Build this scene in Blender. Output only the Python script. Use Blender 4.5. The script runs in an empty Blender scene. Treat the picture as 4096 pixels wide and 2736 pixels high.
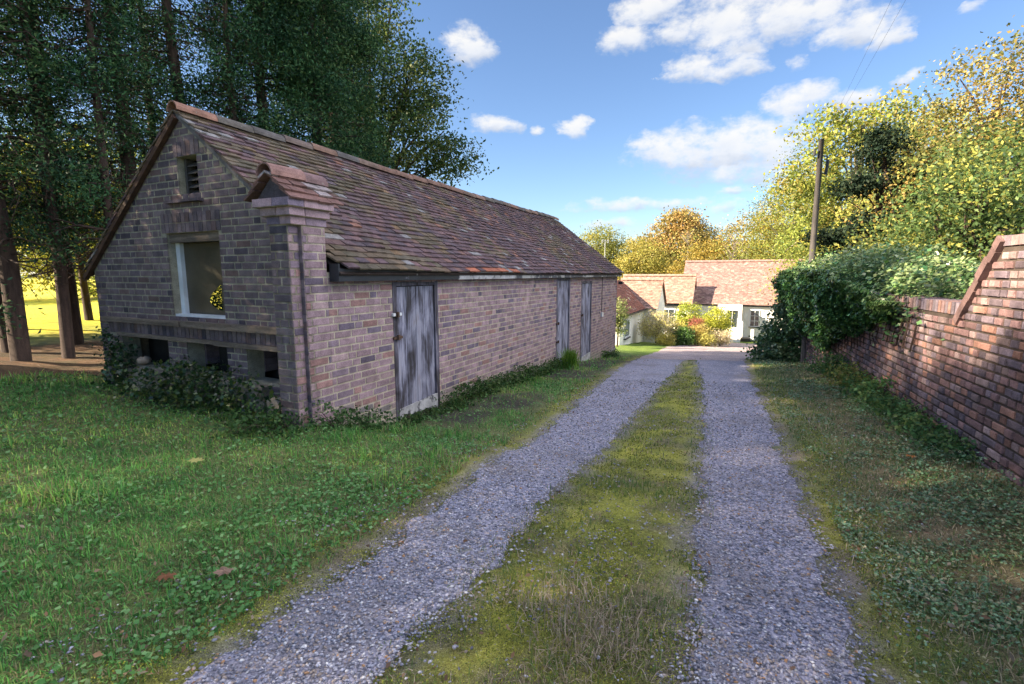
import bpy, math, random
import numpy as np
from math import radians, sin, cos, pi
R = np.random.RandomState
# ------------------------------------------------------------------ camera, light, exposure
scn = bpy.context.scene
COL = scn.collection
CZ = 1.6
cam = bpy.data.objects.new("camera", bpy.data.cameras.new("camera")); COL.objects.link(cam)
cam.location = (0, 0, CZ); cam.rotation_euler = (radians(90 - 7.95), 0, 0)
cam.data.lens = 17.0; cam.data.sensor_width = 36; cam.data.clip_start = 0.05; cam.data.clip_end = 3000
scn.camera = cam
SUN_EL = radians(29); SUN_AZ = math.atan2(-0.986, -0.137)
sd = np.array([sin(SUN_AZ) * cos(SUN_EL), cos(SUN_AZ) * cos(SUN_EL), sin(SUN_EL)])
sl = bpy.data.lights.new("sun", 'SUN'); sl.energy = 5.0; sl.angle = radians(0.5); sl.color = (1.0, 0.83, 0.60)
sun = bpy.data.objects.new("sun", sl); COL.objects.link(sun)
import mathutils
sun.rotation_euler = mathutils.Vector(tuple(-sd)).to_track_quat('-Z', 'Y').to_euler()
SKY_STRENGTH = 0.10
scn.view_settings.view_transform = 'Standard'; scn.view_settings.look = 'None'
scn.view_settings.exposure = 1.98; scn.view_settings.gamma = 1.0
scn.cycles.max_bounces = 6; scn.cycles.diffuse_bounces = 3; scn.cycles.transmission_bounces = 3
scn.cycles.transparent_max_bounces = 4; scn.cycles.glossy_bounces = 2

class NT:
    """small node helper"""
    def __init__(s, tree): s.t = tree; s.n = tree.nodes; s.l = tree.links
    def node(s, typ, **kw):
        n = s.n.new(typ)
        for k, v in kw.items(): setattr(n, k, v)
        return n
    def put(s, sock, v):
        if isinstance(v, bpy.types.NodeSocket): s.l.new(v, sock)
        elif v is not None: sock.default_value = v[:3] if (sock.type == 'VECTOR' and hasattr(v, '__len__')) else ((*v, 1) if (sock.type == 'RGBA' and len(v) == 3) else v)
    def m(s, op, a, b=None, c=None, clamp=False):
        n = s.node('ShaderNodeMath', operation=op, use_clamp=clamp)
        s.put(n.inputs[0], a); s.put(n.inputs[1], b)
        if c is not None: s.put(n.inputs[2], c)
        return n.outputs[0]
    def mix(s, f, a, b, blend='MIX'):
        n = s.node('ShaderNodeMix', data_type='RGBA', blend_type=blend)
        s.put(n.inputs[0], f); s.put(n.inputs[6], a); s.put(n.inputs[7], b)
        return n.outputs[2]
    def noise(s, vec, scale, detail=4, rough=0.55, dist=0.0):
        n = s.node('ShaderNodeTexNoise'); s.put(n.inputs['Vector'], vec)
        n.inputs['Scale'].default_value = scale; n.inputs['Detail'].default_value = detail
        n.inputs['Roughness'].default_value = rough; n.inputs['Distortion'].default_value = dist
        return n.outputs['Fac']
    def ramp(s, f, stops):
        n = s.node('ShaderNodeValToRGB'); s.put(n.inputs[0], f)
        e = n.color_ramp.elements
        while len(e) < len(stops): e.new(0.5)
        for i, (p, c) in enumerate(stops):
            e[i].position = p; e[i].color = tuple(c) + (1,) if len(c) == 3 else c
        return n.outputs[0]
    def mapr(s, v, a, b, c=0.0, d=1.0, smooth=True):
        n = s.node('ShaderNodeMapRange', interpolation_type='SMOOTHSTEP' if smooth else 'LINEAR')
        s.put(n.inputs[0], v)
        for i, x in enumerate((a, b, c, d)): n.inputs[i + 1].default_value = x
        return n.outputs[0]
    def scale(s, vec, sc):
        n = s.node('ShaderNodeMapping'); s.put(n.inputs[0], vec); n.inputs['Scale'].default_value = sc
        return n.outputs[0]

# ------------------------------------------------------------------ sky with clouds
CLOUDS = [(-0.082, 0.41, 0.043, 0.031, 1), (0.265, 0.454, 0.057, 0.026, 1), (0.22, 0.412, 0.055, 0.022, 0.9), (0.298, 0.41, 0.045, 0.025, 0.9), (0.4, 0.415, 0.082, 0.041, 1), (0.5, 0.409, 0.097, 0.034, 1), (0.587, 0.373, 0.05, 0.025, 1), (0.619, 0.352, 0.021, 0.015, 1), (0.417, 0.37, 0.041, 0.025, 0.8), (0.338, 0.358, 0.05, 0.022, 1), (0.412, 0.342, 0.05, 0.014, 0.9), (-0.03, 0.284, 0.043, 0.018, 1), (0.135, 0.278, 0.032, 0.019, 1), (0.057, 0.276, 0.019, 0.011, 0.7), (0.299, 0.226, 0.065, 0.034, 1), (0.398, 0.220, 0.125, 0.050, 1), (0.469, 0.213, 0.053, 0.042, 1), (0.444, 0.173, 0.062, 0.021, 0.8), (0.51, 0.279, 0.053, 0.026, 0.9), (0.587, 0.274, 0.036, 0.015, 1), (0.262, 0.134, 0.129, 0.014, 0.8), (0.189, 0.098, 0.05, 0.012, 0.6), (0.403, 0.122, 0.044, 0.011, 0.5), (0.514, 0.34, 0.016, 0.011, 0.6), (0.648, 0.292, 0.016, 0.012, 0.9), (0.729, 0.364, 0.018, 0.006, 0.5), (0.416, 0.148, 0.029, 0.008, 0.7),
          ]
FILL_CLOUDS = [(1.75, 0.55, 0.40, 0.30, 1), (1.3, 0.95, 0.5, 0.22, 1), (2.2, 0.9, 0.4, 0.2, 1), (-1.5, 1.05, 0.6, 0.2, 1)]  # invented clouds out of frame, there only as fill light
w = bpy.data.worlds.new("World"); scn.world = w; w.use_nodes = True
T = NT(w.node_tree); T.n.clear()
sky = T.node('ShaderNodeTexSky', sky_type='NISHITA'); sky.sun_disc = False
sky.sun_elevation = SUN_EL; sky.sun_rotation = SUN_AZ; sky.air_density = 1.0; sky.dust_density = 0.3; sky.ozone_density = 2.5
tc = T.node('ShaderNodeTexCoord').outputs['Generated']
sx = T.node('ShaderNodeSeparateXYZ'); T.put(sx.inputs[0], tc)
az = T.m('ARCTAN2', sx.outputs[0], sx.outputs[1]); el = T.m('ARCSINE', sx.outputs[2])
wp = T.noise(T.scale(tc, (1, 1, 1.6)), 14, 5, 0.6)
wp2 = T.noise(T.scale(tc, (1, 1, 1.6)), 9, 4, 0.6)
azw = T.m('ADD', az, T.m('MULTIPLY', T.m('SUBTRACT', wp, 0.5), 0.11))
elw = T.m('ADD', el, T.m('MULTIPLY', T.m('SUBTRACT', wp2, 0.5), 0.05))
acc = None; shs = None; shw = None; bk = None
for a0, e0, wa, ha, st in CLOUDS + FILL_CLOUDS:
    u = T.m('DIVIDE', T.m('SUBTRACT', azw, a0), wa * 1.3); v = T.m('DIVIDE', T.m('SUBTRACT', elw, e0), ha * 1.3)
    d = T.m('ADD', T.m('MULTIPLY', u, u), T.m('MULTIPLY', v, v))
    val = T.m('MULTIPLY', T.m('SUBTRACT', 1.0, d, clamp=True), st)
    shv = T.m('MULTIPLY', val, v)
    if (a0, e0, wa, ha, st) in FILL_CLOUDS: bk = val if bk is None else T.m('MAXIMUM', bk, val)
    acc = val if acc is None else T.m('MAXIMUM', acc, val)
    shs = shv if shs is None else T.m('ADD', shs, shv)
    shw = val if shw is None else T.m('ADD', shw, val)
fine = T.noise(T.scale(tc, (1, 1, 1.7)), 30, 8, 0.62)
dens = T.m('ADD', acc, T.m('MULTIPLY', T.m('SUBTRACT', fine, 0.5), 1.9))
cm = T.mapr(T.m('MULTIPLY', dens, T.mapr(acc, 0.0, 0.12)), 0.04, 1.05)
shade = T.m('DIVIDE', shs, T.m('ADD', shw, 0.02))
shade = T.m('ADD', shade, T.m('MULTIPLY', T.m('SUBTRACT', wp, 0.5), 1.2))
cc = T.ramp(T.mapr(shade, -0.75, 0.45), [(0, (0.62, 0.68, 0.80)), (0.45, (0.86, 0.89, 0.95)), (1, (1.0, 0.99, 0.97))])
cc = T.mix(1.0, cc, (2.6, 2.6, 2.6, 1), 'MULTIPLY')
cc = T.mix(T.mapr(bk, 0.0, 0.3), cc, (16, 15.6, 15.6, 1))   # unseen clouds, added extra bright to lift the ambient light
skc = T.mix(1.0, sky.outputs[0], (0.50, 0.53, 0.585, 1), 'MULTIPLY')
skyc = T.mix(T.m('MULTIPLY', cm, 0.93), skc, cc)
bg = T.node('ShaderNodeBackground'); T.put(bg.inputs[0], skyc); bg.inputs[1].default_value = SKY_STRENGTH
out = T.node('ShaderNodeOutputWorld'); T.l.new(bg.outputs[0], out.inputs[0])

# ------------------------------------------------------------------ frames: a = along the lane, q = to the right of it
A2 = np.array([.4325, .9016]); A2 /= np.linalg.norm(A2); B2 = np.array([-A2[1], A2[0]])
P0 = np.array([-1.856, 4.36]); T0 = float(A2 @ P0)
ANG = math.atan2(A2[1], A2[0])
def S(s, w_, z):      # barn frame: s along long wall, w_ into the building
    p = P0 + A2 * s + B2 * w_
    return (p[0], p[1], z)
def Q(t, q, z):       # lane frame
    p = A2 * t - B2 * q
    return (p[0], p[1], z)
TL = [-60, -30, -3, 3.1, 4.2, 5.2, 6.6, 9.3, 12, 14.8, 20, 34, 60, 1500]; ZL = [-.9, -1.0, -1.3, -1.40, -1.68, -1.74, -1.80, -1.95, -2.2, -2.5, -3.1, -4.5, -4.8, -4.8]
TR = [-60, -30, -3, 5.15, 8.1, 11.3, 14.8, 20, 34, 60, 1500]; ZR = [-1.1, -1.2, -1.48, -1.6, -1.70, -1.82, -2.3, -3.0, -4.5, -4.8, -4.8]
def h2(ix, iy, seed):
    n = (ix.astype(np.int64) * 374761393 + iy.astype(np.int64) * 668265263 + seed * 974634777) & 0xffffffff
    n = ((n ^ (n >> 13)) * 1274126177) & 0xffffffff
    return ((n ^ (n >> 16)) & 0xffff) / 65535.0
def vn(x, y, sc, seed=0):
    x = np.asarray(x, float) * sc; y = np.asarray(y, float) * sc
    ix = np.floor(x); iy = np.floor(y); fx = x - ix; fy = y - iy
    fx = fx * fx * (3 - 2 * fx); fy = fy * fy * (3 - 2 * fy)
    a = h2(ix, iy, seed); b = h2(ix + 1, iy, seed); c = h2(ix, iy + 1, seed); d = h2(ix + 1, iy + 1, seed)
    return (a * (1 - fx) + b * fx) * (1 - fy) + (c * (1 - fx) + d * fx) * fy
def fbm(x, y, sc, seed=0):
    return (vn(x, y, sc, seed) * .5 + vn(x, y, sc * 2.1, seed + 1) * .28 + vn(x, y, sc * 4.3, seed + 2) * .22)
def tq(x, y): return A2[0] * x + A2[1] * y, -(B2[0] * x + B2[1] * y)
def G(x, y, micro=True):
    x = np.asarray(x, float); y = np.asarray(y, float)
    t, q = tq(x, y)
    l = np.interp(t, TL, ZL); r = np.interp(t, TR, ZR)
    w_ = np.clip((q + 3.56) / 5.4, 0, 1); far = np.clip((-q - 8) / 10, 0, 1)
    z = (l * (1 - w_) + r * w_) * (1 - far) + (-1.35) * far + CZ
    if micro:
        z = z + (fbm(x, y, 1.3, 5) - .5) * .07 * np.clip(1.2 - trackness(t, q), 0, 1) + (vn(x, y, 9, 8) - .5) * .012
        cen = np.exp(-((q + .6) / .35) ** 2) * np.clip((14 - t) / 3, 0, 1)
        z = z + .035 * cen
    return z
# wheel tracks: inner and outer edges in the lane frame
KT = [-6, 0.9, 2.5, 4, 5.8, 8.8, 12.6, 16.6, 20]
LL = [-1.70, -1.66, -1.66, -1.8, -1.95, -2.2, -2.5, -2.9, -3.2]
LR = [-1.08, -1.10, -1.06, -1.10, -1.1, -1.12, -1.25, -1.2, -1.2]
RL = [0.0, -0.08, -0.16, -0.24, -0.36, -0.6, -1.05, -1.1, -1.2]
RR = [0.6, 0.58, 0.5, 0.47, 0.38, 0.2, 0.1, 0.15, 0.3]
def trackness(t, q):
    e = .12
    def band(lo, hi): return np.clip((q - lo) / e + .5, 0, 1) * np.clip((hi - q) / e + .5, 0, 1)
    a = band(np.interp(t, KT, LL), np.interp(t, KT, LR)); b = band(np.interp(t, KT, RL), np.interp(t, KT, RR))
    y = np.clip((t - 12.5) / 1.5, 0, 1) * band(np.interp(t, [12, 17, 25, 33, 37], [-2.5, -2.9, -3.5, -2.3, -1.8]), 4.0 + 0 * t) * np.clip((35.3 - t) / .5, 0, 1)
    return np.maximum(np.maximum(a, b), y)

# ------------------------------------------------------------------ materials
def mat(name, col=(.5, .5, .5), rough=.8, attr=False, nz=0.25, nscale=6, bump=0.3, bscale=40, stretch=(1, 1, 1), metal=0, spec=None, dirt=None, trans=0, fine=0):
    m = bpy.data.materials.new(name); m.use_nodes = True; N = NT(m.node_tree); N.n.clear()
    bs = N.node('ShaderNodeBsdfPrincipled'); o = N.node('ShaderNodeOutputMaterial')
    co = N.node('ShaderNodeTexCoord').outputs['Object']; co = N.scale(co, stretch)
    if attr:
        c = N.node('ShaderNodeAttribute', attribute_name='Col').outputs['Color']
    else: c = (*col, 1)
    if nz > 0:
        n = N.noise(co, nscale, 5, .6)
        g = N.mapr(n, .3, .7, 1 - nz, 1 + nz)
        if fine > 0:
            n2 = N.noise(co, nscale * 14, 3, .6); g = N.m('MULTIPLY', g, N.mapr(n2, .3, .7, 1 - fine, 1 + fine))
        k = N.node('ShaderNodeVectorMath', operation='SCALE'); N.put(k.inputs[0], c); N.put(k.inputs['Scale'], g); c = k.outputs[0]
    if dirt:
        dc, lo, hi, dsc = dirt
        c = N.mix(N.mapr(N.noise(co, dsc, 6, .65), lo, hi), c, (*dc, 1))
    N.put(bs.inputs['Base Color'], c); bs.inputs['Roughness'].default_value = rough; bs.inputs['Metallic'].default_value = metal
    if spec is not None: bs.inputs['Specular IOR Level'].default_value = spec
    if bump > 0:
        b = N.node('ShaderNodeBump'); b.inputs['Strength'].default_value = bump; b.inputs['Distance'].default_value = .01
        N.put(b.inputs['Height'], N.noise(co, bscale, 4, .6)); N.l.new(b.outputs[0], bs.inputs['Normal'])
    if trans > 0:
        tr = N.node('ShaderNodeBsdfTranslucent'); N.put(tr.inputs[0], c); mx = N.node('ShaderNodeMixShader'); mx.inputs[0].default_value = trans
        N.l.new(bs.outputs[0], mx.inputs[1]); N.l.new(tr.outputs[0], mx.inputs[2]); N.l.new(mx.outputs[0], o.inputs[0])
    else: N.l.new(bs.outputs[0], o.inputs[0])
    return m
M = {}
M['brick'] = mat('weathered_brick', attr=True, rough=.9, nz=.22, nscale=9, fine=.22, bump=.55, bscale=90, spec=.25)
M['tile'] = mat('clay_roof_tile', attr=True, rough=.9, nz=.28, nscale=7, fine=.25, bump=.5, bscale=60, spec=.3, dirt=((.30, .29, .27), .66, .72, 16))
M['leaf'] = mat('leaf', attr=True, rough=.55, nz=0, bump=0, trans=.38, spec=.35)
M['needle'] = mat('conifer_foliage', attr=True, rough=.7, nz=0, bump=0, trans=.15, spec=.2)
M['gloss_leaf'] = mat('glossy_leaf', attr=True, rough=.32, nz=0, bump=0, trans=.22, spec=.6)
M['bark'] = mat('bark', (.052, .033, .026), .95, nz=.4, nscale=3, bump=.8, bscale=25, stretch=(6, 6, 1), fine=.3)
M['pale_bark'] = mat('pale_bark', (.26, .22, .18), .9, nz=.4, nscale=3, bump=.6, bscale=25, stretch=(4, 4, 1))
M['black_paint'] = mat('old_black_paint', (.022, .025, .034), .5, nz=.3, nscale=4, bump=.3, dirt=((.25, .26, .33), .66, .76, 5), stretch=(1, 1, 1))
M['worn_paint'] = mat('worn_white_paint', (.42, .41, .42), .7, nz=.3, nscale=5, bump=.4, dirt=((.08, .08, .09), .52, .62, 7))
M['mixed_paint'] = mat('flaking_paint', (.06, .065, .08), .7, nz=.3, nscale=5, bump=.4, dirt=((.40, .39, .38), .50, .57, 3.5))
M['white_paint'] = mat('window_white_paint', (.74, .76, .80), .5, nz=.12, nscale=5, bump=.3, dirt=((.25, .2, .17), .68, .74, 22))
M['ledge_wood'] = mat('rotten_timber', (.19, .145, .115), .9, nz=.45, nscale=2, bump=.8, bscale=30, stretch=(9, .8, 9), dirt=((.07, .10, .03), .62, .72, 6), fine=.25)
M['brown_wood'] = mat('brown_timber', (.075, .035, .022), .8, nz=.35, nscale=3, bump=.5, bscale=20, stretch=(6, 1, 6))
M['curtain'] = mat('dirty_board', (.075, .062, .042), .45, nz=.35, nscale=2.2, bump=.15, spec=.5)
M['grey_board'] = mat('grey_verge', (.13, .12, .125), .9, nz=.35, nscale=6, bump=.5, dirt=((.3, .29, .28), .6, .7, 8))
M['pocket'] = mat('pocket_board', (.06, .045, .03), .8, nz=.3, nscale=3, bump=.2)
M['dark'] = mat('dark_interior', (.03, .026, .022), .95, nz=.2, bump=0)
M['metal'] = mat('galvanised_metal', (.45, .45, .46), .4, nz=.2, bump=.1, metal=.8)
M['rust'] = mat('rusty_iron', (.10, .055, .035), .8, nz=.4, bump=.4, nscale=30)
M['plastic'] = mat('white_plastic', (.72, .73, .75), .4, nz=.05, bump=0)
M['cable'] = mat('black_cable', (.03, .03, .035), .6, nz=0, bump=0)
M['stone'] = mat('rough_stone', (.42, .33, .25), .95, nz=.3, nscale=8, bump=.8, bscale=30)
M['render'] = mat('white_render', (.86, .85, .83), .9, nz=.05, nscale=2, bump=.15, bscale=60)
M['glass'] = mat('window_glass', (.03, .045, .05), .08, nz=0, bump=0, spec=.9)
M['pole'] = mat('weathered_pole_timber', (.075, .067, .066), .9, nz=.35, nscale=4, bump=.6, bscale=30, stretch=(8, 8, .6), fine=.2)

def wood_door():
    m = bpy.data.materials.new('weathered_door_boards'); m.use_nodes = True; N = NT(m.node_tree); N.n.clear()
    bs = N.node('ShaderNodeBsdfPrincipled'); o = N.node('ShaderNodeOutputMaterial')
    co = N.node('ShaderNodeTexCoord').outputs['Object']
    big = N.noise(N.scale(co, (3.2, 3.2, 1.1)), 1.6, 5, .6, .6)
    gr = N.noise(N.scale(co, (26, 26, 1.3)), 1.5, 6, .65, .5)
    sp = N.node('ShaderNodeSeparateXYZ'); N.put(sp.inputs[0], co)
    v = N.m('ADD', N.m('MULTIPLY', big, .75), N.m('MULTIPLY', gr, .5))
    c = N.ramp(v, [(.44, (.022, .018, .018)), (.54, (.075, .068, .085)), (.62, (.20, .20, .27)), (.72, (.40, .40, .50)), (.82, (.30, .27, .30))])
    att = N.node('ShaderNodeAttribute', attribute_name='Col').outputs['Color']
    c = N.mix(1.0, c, att, 'MULTIPLY')
    N.put(bs.inputs['Base Color'], c); bs.inputs['Roughness'].default_value = .75
    b = N.node('ShaderNodeBump'); b.inputs['Strength'].default_value = .6; b.inputs['Distance'].default_value = .006
    N.put(b.inputs['Height'], gr); N.l.new(b.outputs[0], bs.inputs['Normal']); N.l.new(bs.outputs[0], o.inputs[0])
    return m
M['door'] = wood_door()

def gravel_mat(name, tint, base=(.27, .26, .31)):
    m = bpy.data.materials.new(name); m.use_nodes = True; N = NT(m.node_tree); N.n.clear()
    bs = N.node('ShaderNodeBsdfPrincipled'); o = N.node('ShaderNodeOutputMaterial')
    co = N.node('ShaderNodeTexCoord').outputs['Object']
    vo = N.node('ShaderNodeTexVoronoi'); N.put(vo.inputs['Vector'], co); vo.inputs['Scale'].default_value = 75
    sp = N.node('ShaderNodeSeparateColor'); N.put(sp.inputs[0], vo.outputs['Color'])
    c = N.ramp(sp.outputs[0], [(0, (.14, .135, .15)), (.3, (.25, .24, .27)), (.6, (.35, .335, .38)), (.85, (.46, .43, .45)), (.93, (.48, .37, .28)), (1, (.70, .66, .65))])
    big = N.noise(co, 1.4, 4, .6)
    c = N.mix(N.mapr(big, .50, .66, 0, .7), c, (.23, .205, .195, 1))
    c = N.mix(1.0, c, (*tint, 1), 'MULTIPLY')
    mo = N.mapr(N.noise(co, 2.7, 6, .7), .60, .70, 0, .6)
    c = N.mix(mo, c, (.14, .14, .06, 1))
    N.put(bs.inputs['Base Color'], c); bs.inputs['Roughness'].default_value = .85
    b = N.node('ShaderNodeBump'); b.inputs['Strength'].default_value = .9; b.inputs['Distance'].default_value = .012
    N.put(b.inputs['Height'], N.m('SUBTRACT', 1.0, vo.outputs['Distance'])); N.l.new(b.outputs[0], bs.inputs['Normal']); N.l.new(bs.outputs[0], o.inputs[0])
    return m
M['gravel'] = gravel_mat('gravel', (.88, .91, 1.08)); M['yard'] = gravel_mat('yard_gravel', (1.2, 1.03, 1.0))

def ground_mat():
    m = bpy.data.materials.new('grass_and_moss_ground'); m.use_nodes = True; N = NT(m.node_tree); N.n.clear()
    bs = N.node('ShaderNodeBsdfPrincipled'); o = N.node('ShaderNodeOutputMaterial')
    co = N.node('ShaderNodeTexCoord').outputs['Object']
    att = N.node('ShaderNodeAttribute', attribute_name='Col').outputs['Color']
    n1 = N.noise(co, 3, 6, .65); n2 = N.noise(co, 60, 6, .8); n3 = N.noise(co, 230, 3, .7)
    c = N.mix(1.0, att, N.ramp(n1, [(.3, (.65, .7, .7)), (.7, (1.35, 1.3, 1.2))]), 'MULTIPLY')
    c = N.mix(1.0, c, N.ramp(n2, [(.3, (.5, .5, .5)), (.7, (1.5, 1.5, 1.5))]), 'MULTIPLY')
    c = N.mix(1.0, c, N.ramp(n3, [(.35, (.45, .45, .45)), (.65, (1.6, 1.6, 1.6))]), 'MULTIPLY')
    c = N.mix(N.mapr(N.noise(co, 130, 2, .5), .66, .70, 0, .75), c, (.42, .39, .40, 1))
    N.put(bs.inputs['Base Color'], c); bs.inputs['Roughness'].default_value = .95; bs.inputs['Specular IOR Level'].default_value = .2
    b = N.node('ShaderNodeBump'); b.inputs['Strength'].default_value = .8; b.inputs['Distance'].default_value = .02
    N.put(b.inputs['Height'], n2); N.l.new(b.outputs[0], bs.inputs['Normal']); N.l.new(bs.outputs[0], o.inputs[0])
    return m
M['ground'] = ground_mat()

# ------------------------------------------------------------------ object helpers
def props(o, label=None, cat=None, group=None, kind=None):
    if label: o['label'] = label
    if cat: o['category'] = cat
    if group: o['group'] = group
    if kind: o['kind'] = kind
    return o
def thing(name, label, cat, loc=(0, 0, 0), rz=0., group=None):
    o = bpy.data.objects.new(name, None); COL.objects.link(o); o.empty_display_size = .3
    o.location = loc; o.rotation_euler = (0, 0, rz)
    return props(o, label, cat, group)
def wmat(o):
    m = mathutils.Matrix.Translation(o.location) @ o.rotation_euler.to_matrix().to_4x4()
    return (wmat(o.parent) @ m) if o.parent else m
def obj(name, V, F, m, parent=None, cols=None, smooth=False, label=None, world=True):
    """V (N,3) world coordinates; F (M,k) array or list of faces; cols (N,3)"""
    V = np.asarray(V, float).reshape(-1, 3)
    if parent is not None and world:
        im = np.array(wmat(parent).inverted()); V = V @ im[:3, :3].T + im[:3, 3]
    me = bpy.data.meshes.new(name)
    if isinstance(F, np.ndarray) and F.ndim == 2:
        n, k = F.shape
        me.vertices.add(len(V)); me.vertices.foreach_set('co', V.ravel())
        me.loops.add(n * k); me.loops.foreach_set('vertex_index', F.astype(np.int32).ravel())
        me.polygons.add(n); me.polygons.foreach_set('loop_start', np.arange(0, n * k, k, dtype=np.int32))
        me.update(calc_edges=True)
    else:
        me.from_pydata([tuple(v) for v in V], [], [tuple(f) for f in F]); me.update()
    if cols is not None:
        c = np.ones((len(V), 4)); c[:, :3] = np.asarray(cols).reshape(-1, 3)
        a = me.color_attributes.new('Col', 'FLOAT_COLOR', 'POINT'); a.data.foreach_set('color', c.ravel())
    if smooth: me.polygons.foreach_set('use_smooth', np.ones(len(me.polygons), bool))
    me.materials.append(m)
    o = bpy.data.objects.new(name, me); COL.objects.link(o)
    if parent is not None: o.parent = parent
    if label: o['label'] = label
    return o
class MB:
    def __init__(s): s.v = []; s.f = []; s.c = []
    def add(s, vs, fs, col=(1, 1, 1)):
        n = len(s.v); s.v += [tuple(v) for v in vs]; s.f += [tuple(i + n for i in f) for f in fs]; s.c += [col] * len(vs)
    def hexa(s, p, col=(1, 1, 1)):   # 8 points: bottom ring 0-3, top ring 4-7
        s.add(p, [(0, 3, 2, 1), (4, 5, 6, 7), (0, 1, 5, 4), (1, 2, 6, 5), (2, 3, 7, 6), (3, 0, 4, 7)], col)
    def box(s, f, a0, a1, b0, b1, z0, z1, col=(1, 1, 1)):
        s.hexa([f(a0, b0, z0), f(a1, b0, z0), f(a1, b1, z0), f(a0, b1, z0), f(a0, b0, z1), f(a1, b0, z1), f(a1, b1, z1), f(a0, b1, z1)], col)
    def tube(s, pts, rad, n=7, col=(1, 1, 1), cap=True):
        pts = [np.array(p, float) for p in pts]; base = len(s.v); N_ = len(pts)
        if not hasattr(rad, '__len__'): rad = [rad] * N_
        for i, p in enumerate(pts):
            d = pts[min(i + 1, N_ - 1)] - pts[max(i - 1, 0)]; d /= (np.linalg.norm(d) + 1e-9)
            r = np.array([0, 0, 1.]) if abs(d[2]) < .9 else np.array([1., 0, 0])
            x = np.cross(d, r); x /= np.linalg.norm(x); y = np.cross(d, x)
            for j in range(n):
                an = 2 * pi * j / n; s.v.append(tuple(p + rad[i] * (cos(an) * x + sin(an) * y))); s.c.append(col)
        for i in range(N_ - 1):
            for j in range(n):
                a = base + i * n + j; b = base + i * n + (j + 1) % n
                s.f.append((a, b, b + n, a + n))
        if cap:
            s.f.append(tuple(base + j for j in range(n))); s.f.append(tuple(base + (N_ - 1) * n + (n - 1 - j) for j in range(n)))
    def build(s, name, m, parent=None, smooth=False, label=None):
        return obj(name, s.v, s.f, m, parent, s.c, smooth, label)
def copy_tree(o, parent=None):
    c = o.copy(); COL.objects.link(c); c.parent = parent
    for ch in list(o.children): copy_tree(ch, c)
    return c

# ------------------------------------------------------------------ ground sheet
def bands(*seg):
    r = []
    for a, b, n in seg: r += list(np.linspace(a, b, n, endpoint=False))
    return np.array(r + [seg[-1][1]])
tl = bands((-900, -60, 8), (-60, -8, 18), (-8, -1, 28), (-1, 8, 130), (8, 16, 60), (16, 40, 60), (40, 90, 25), (90, 1500, 14))
ql = bands((-900, -80, 8), (-80, -14, 30), (-14, -6, 40), (-6, 3, 130), (3, 12, 25), (12, 60, 20), (60, 900, 10))
TT, QQ = np.meshgrid(tl, ql, indexing='ij')
XX = A2[0] * TT - B2[0] * QQ; YY = A2[1] * TT - B2[1] * QQ
ZZ = G(XX, YY)
nt, nq = TT.shape
V = np.stack([XX, YY, ZZ], -1).reshape(-1, 3)
idx = np.arange(nt * nq).reshape(nt, nq)
F = np.stack([idx[:-1, :-1], idx[:-1, 1:], idx[1:, 1:], idx[1:, :-1]], -1).reshape(-1, 4)
def lerp(a, b, w_): return a * (1 - w_[..., None]) + b * w_[..., None]
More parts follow.
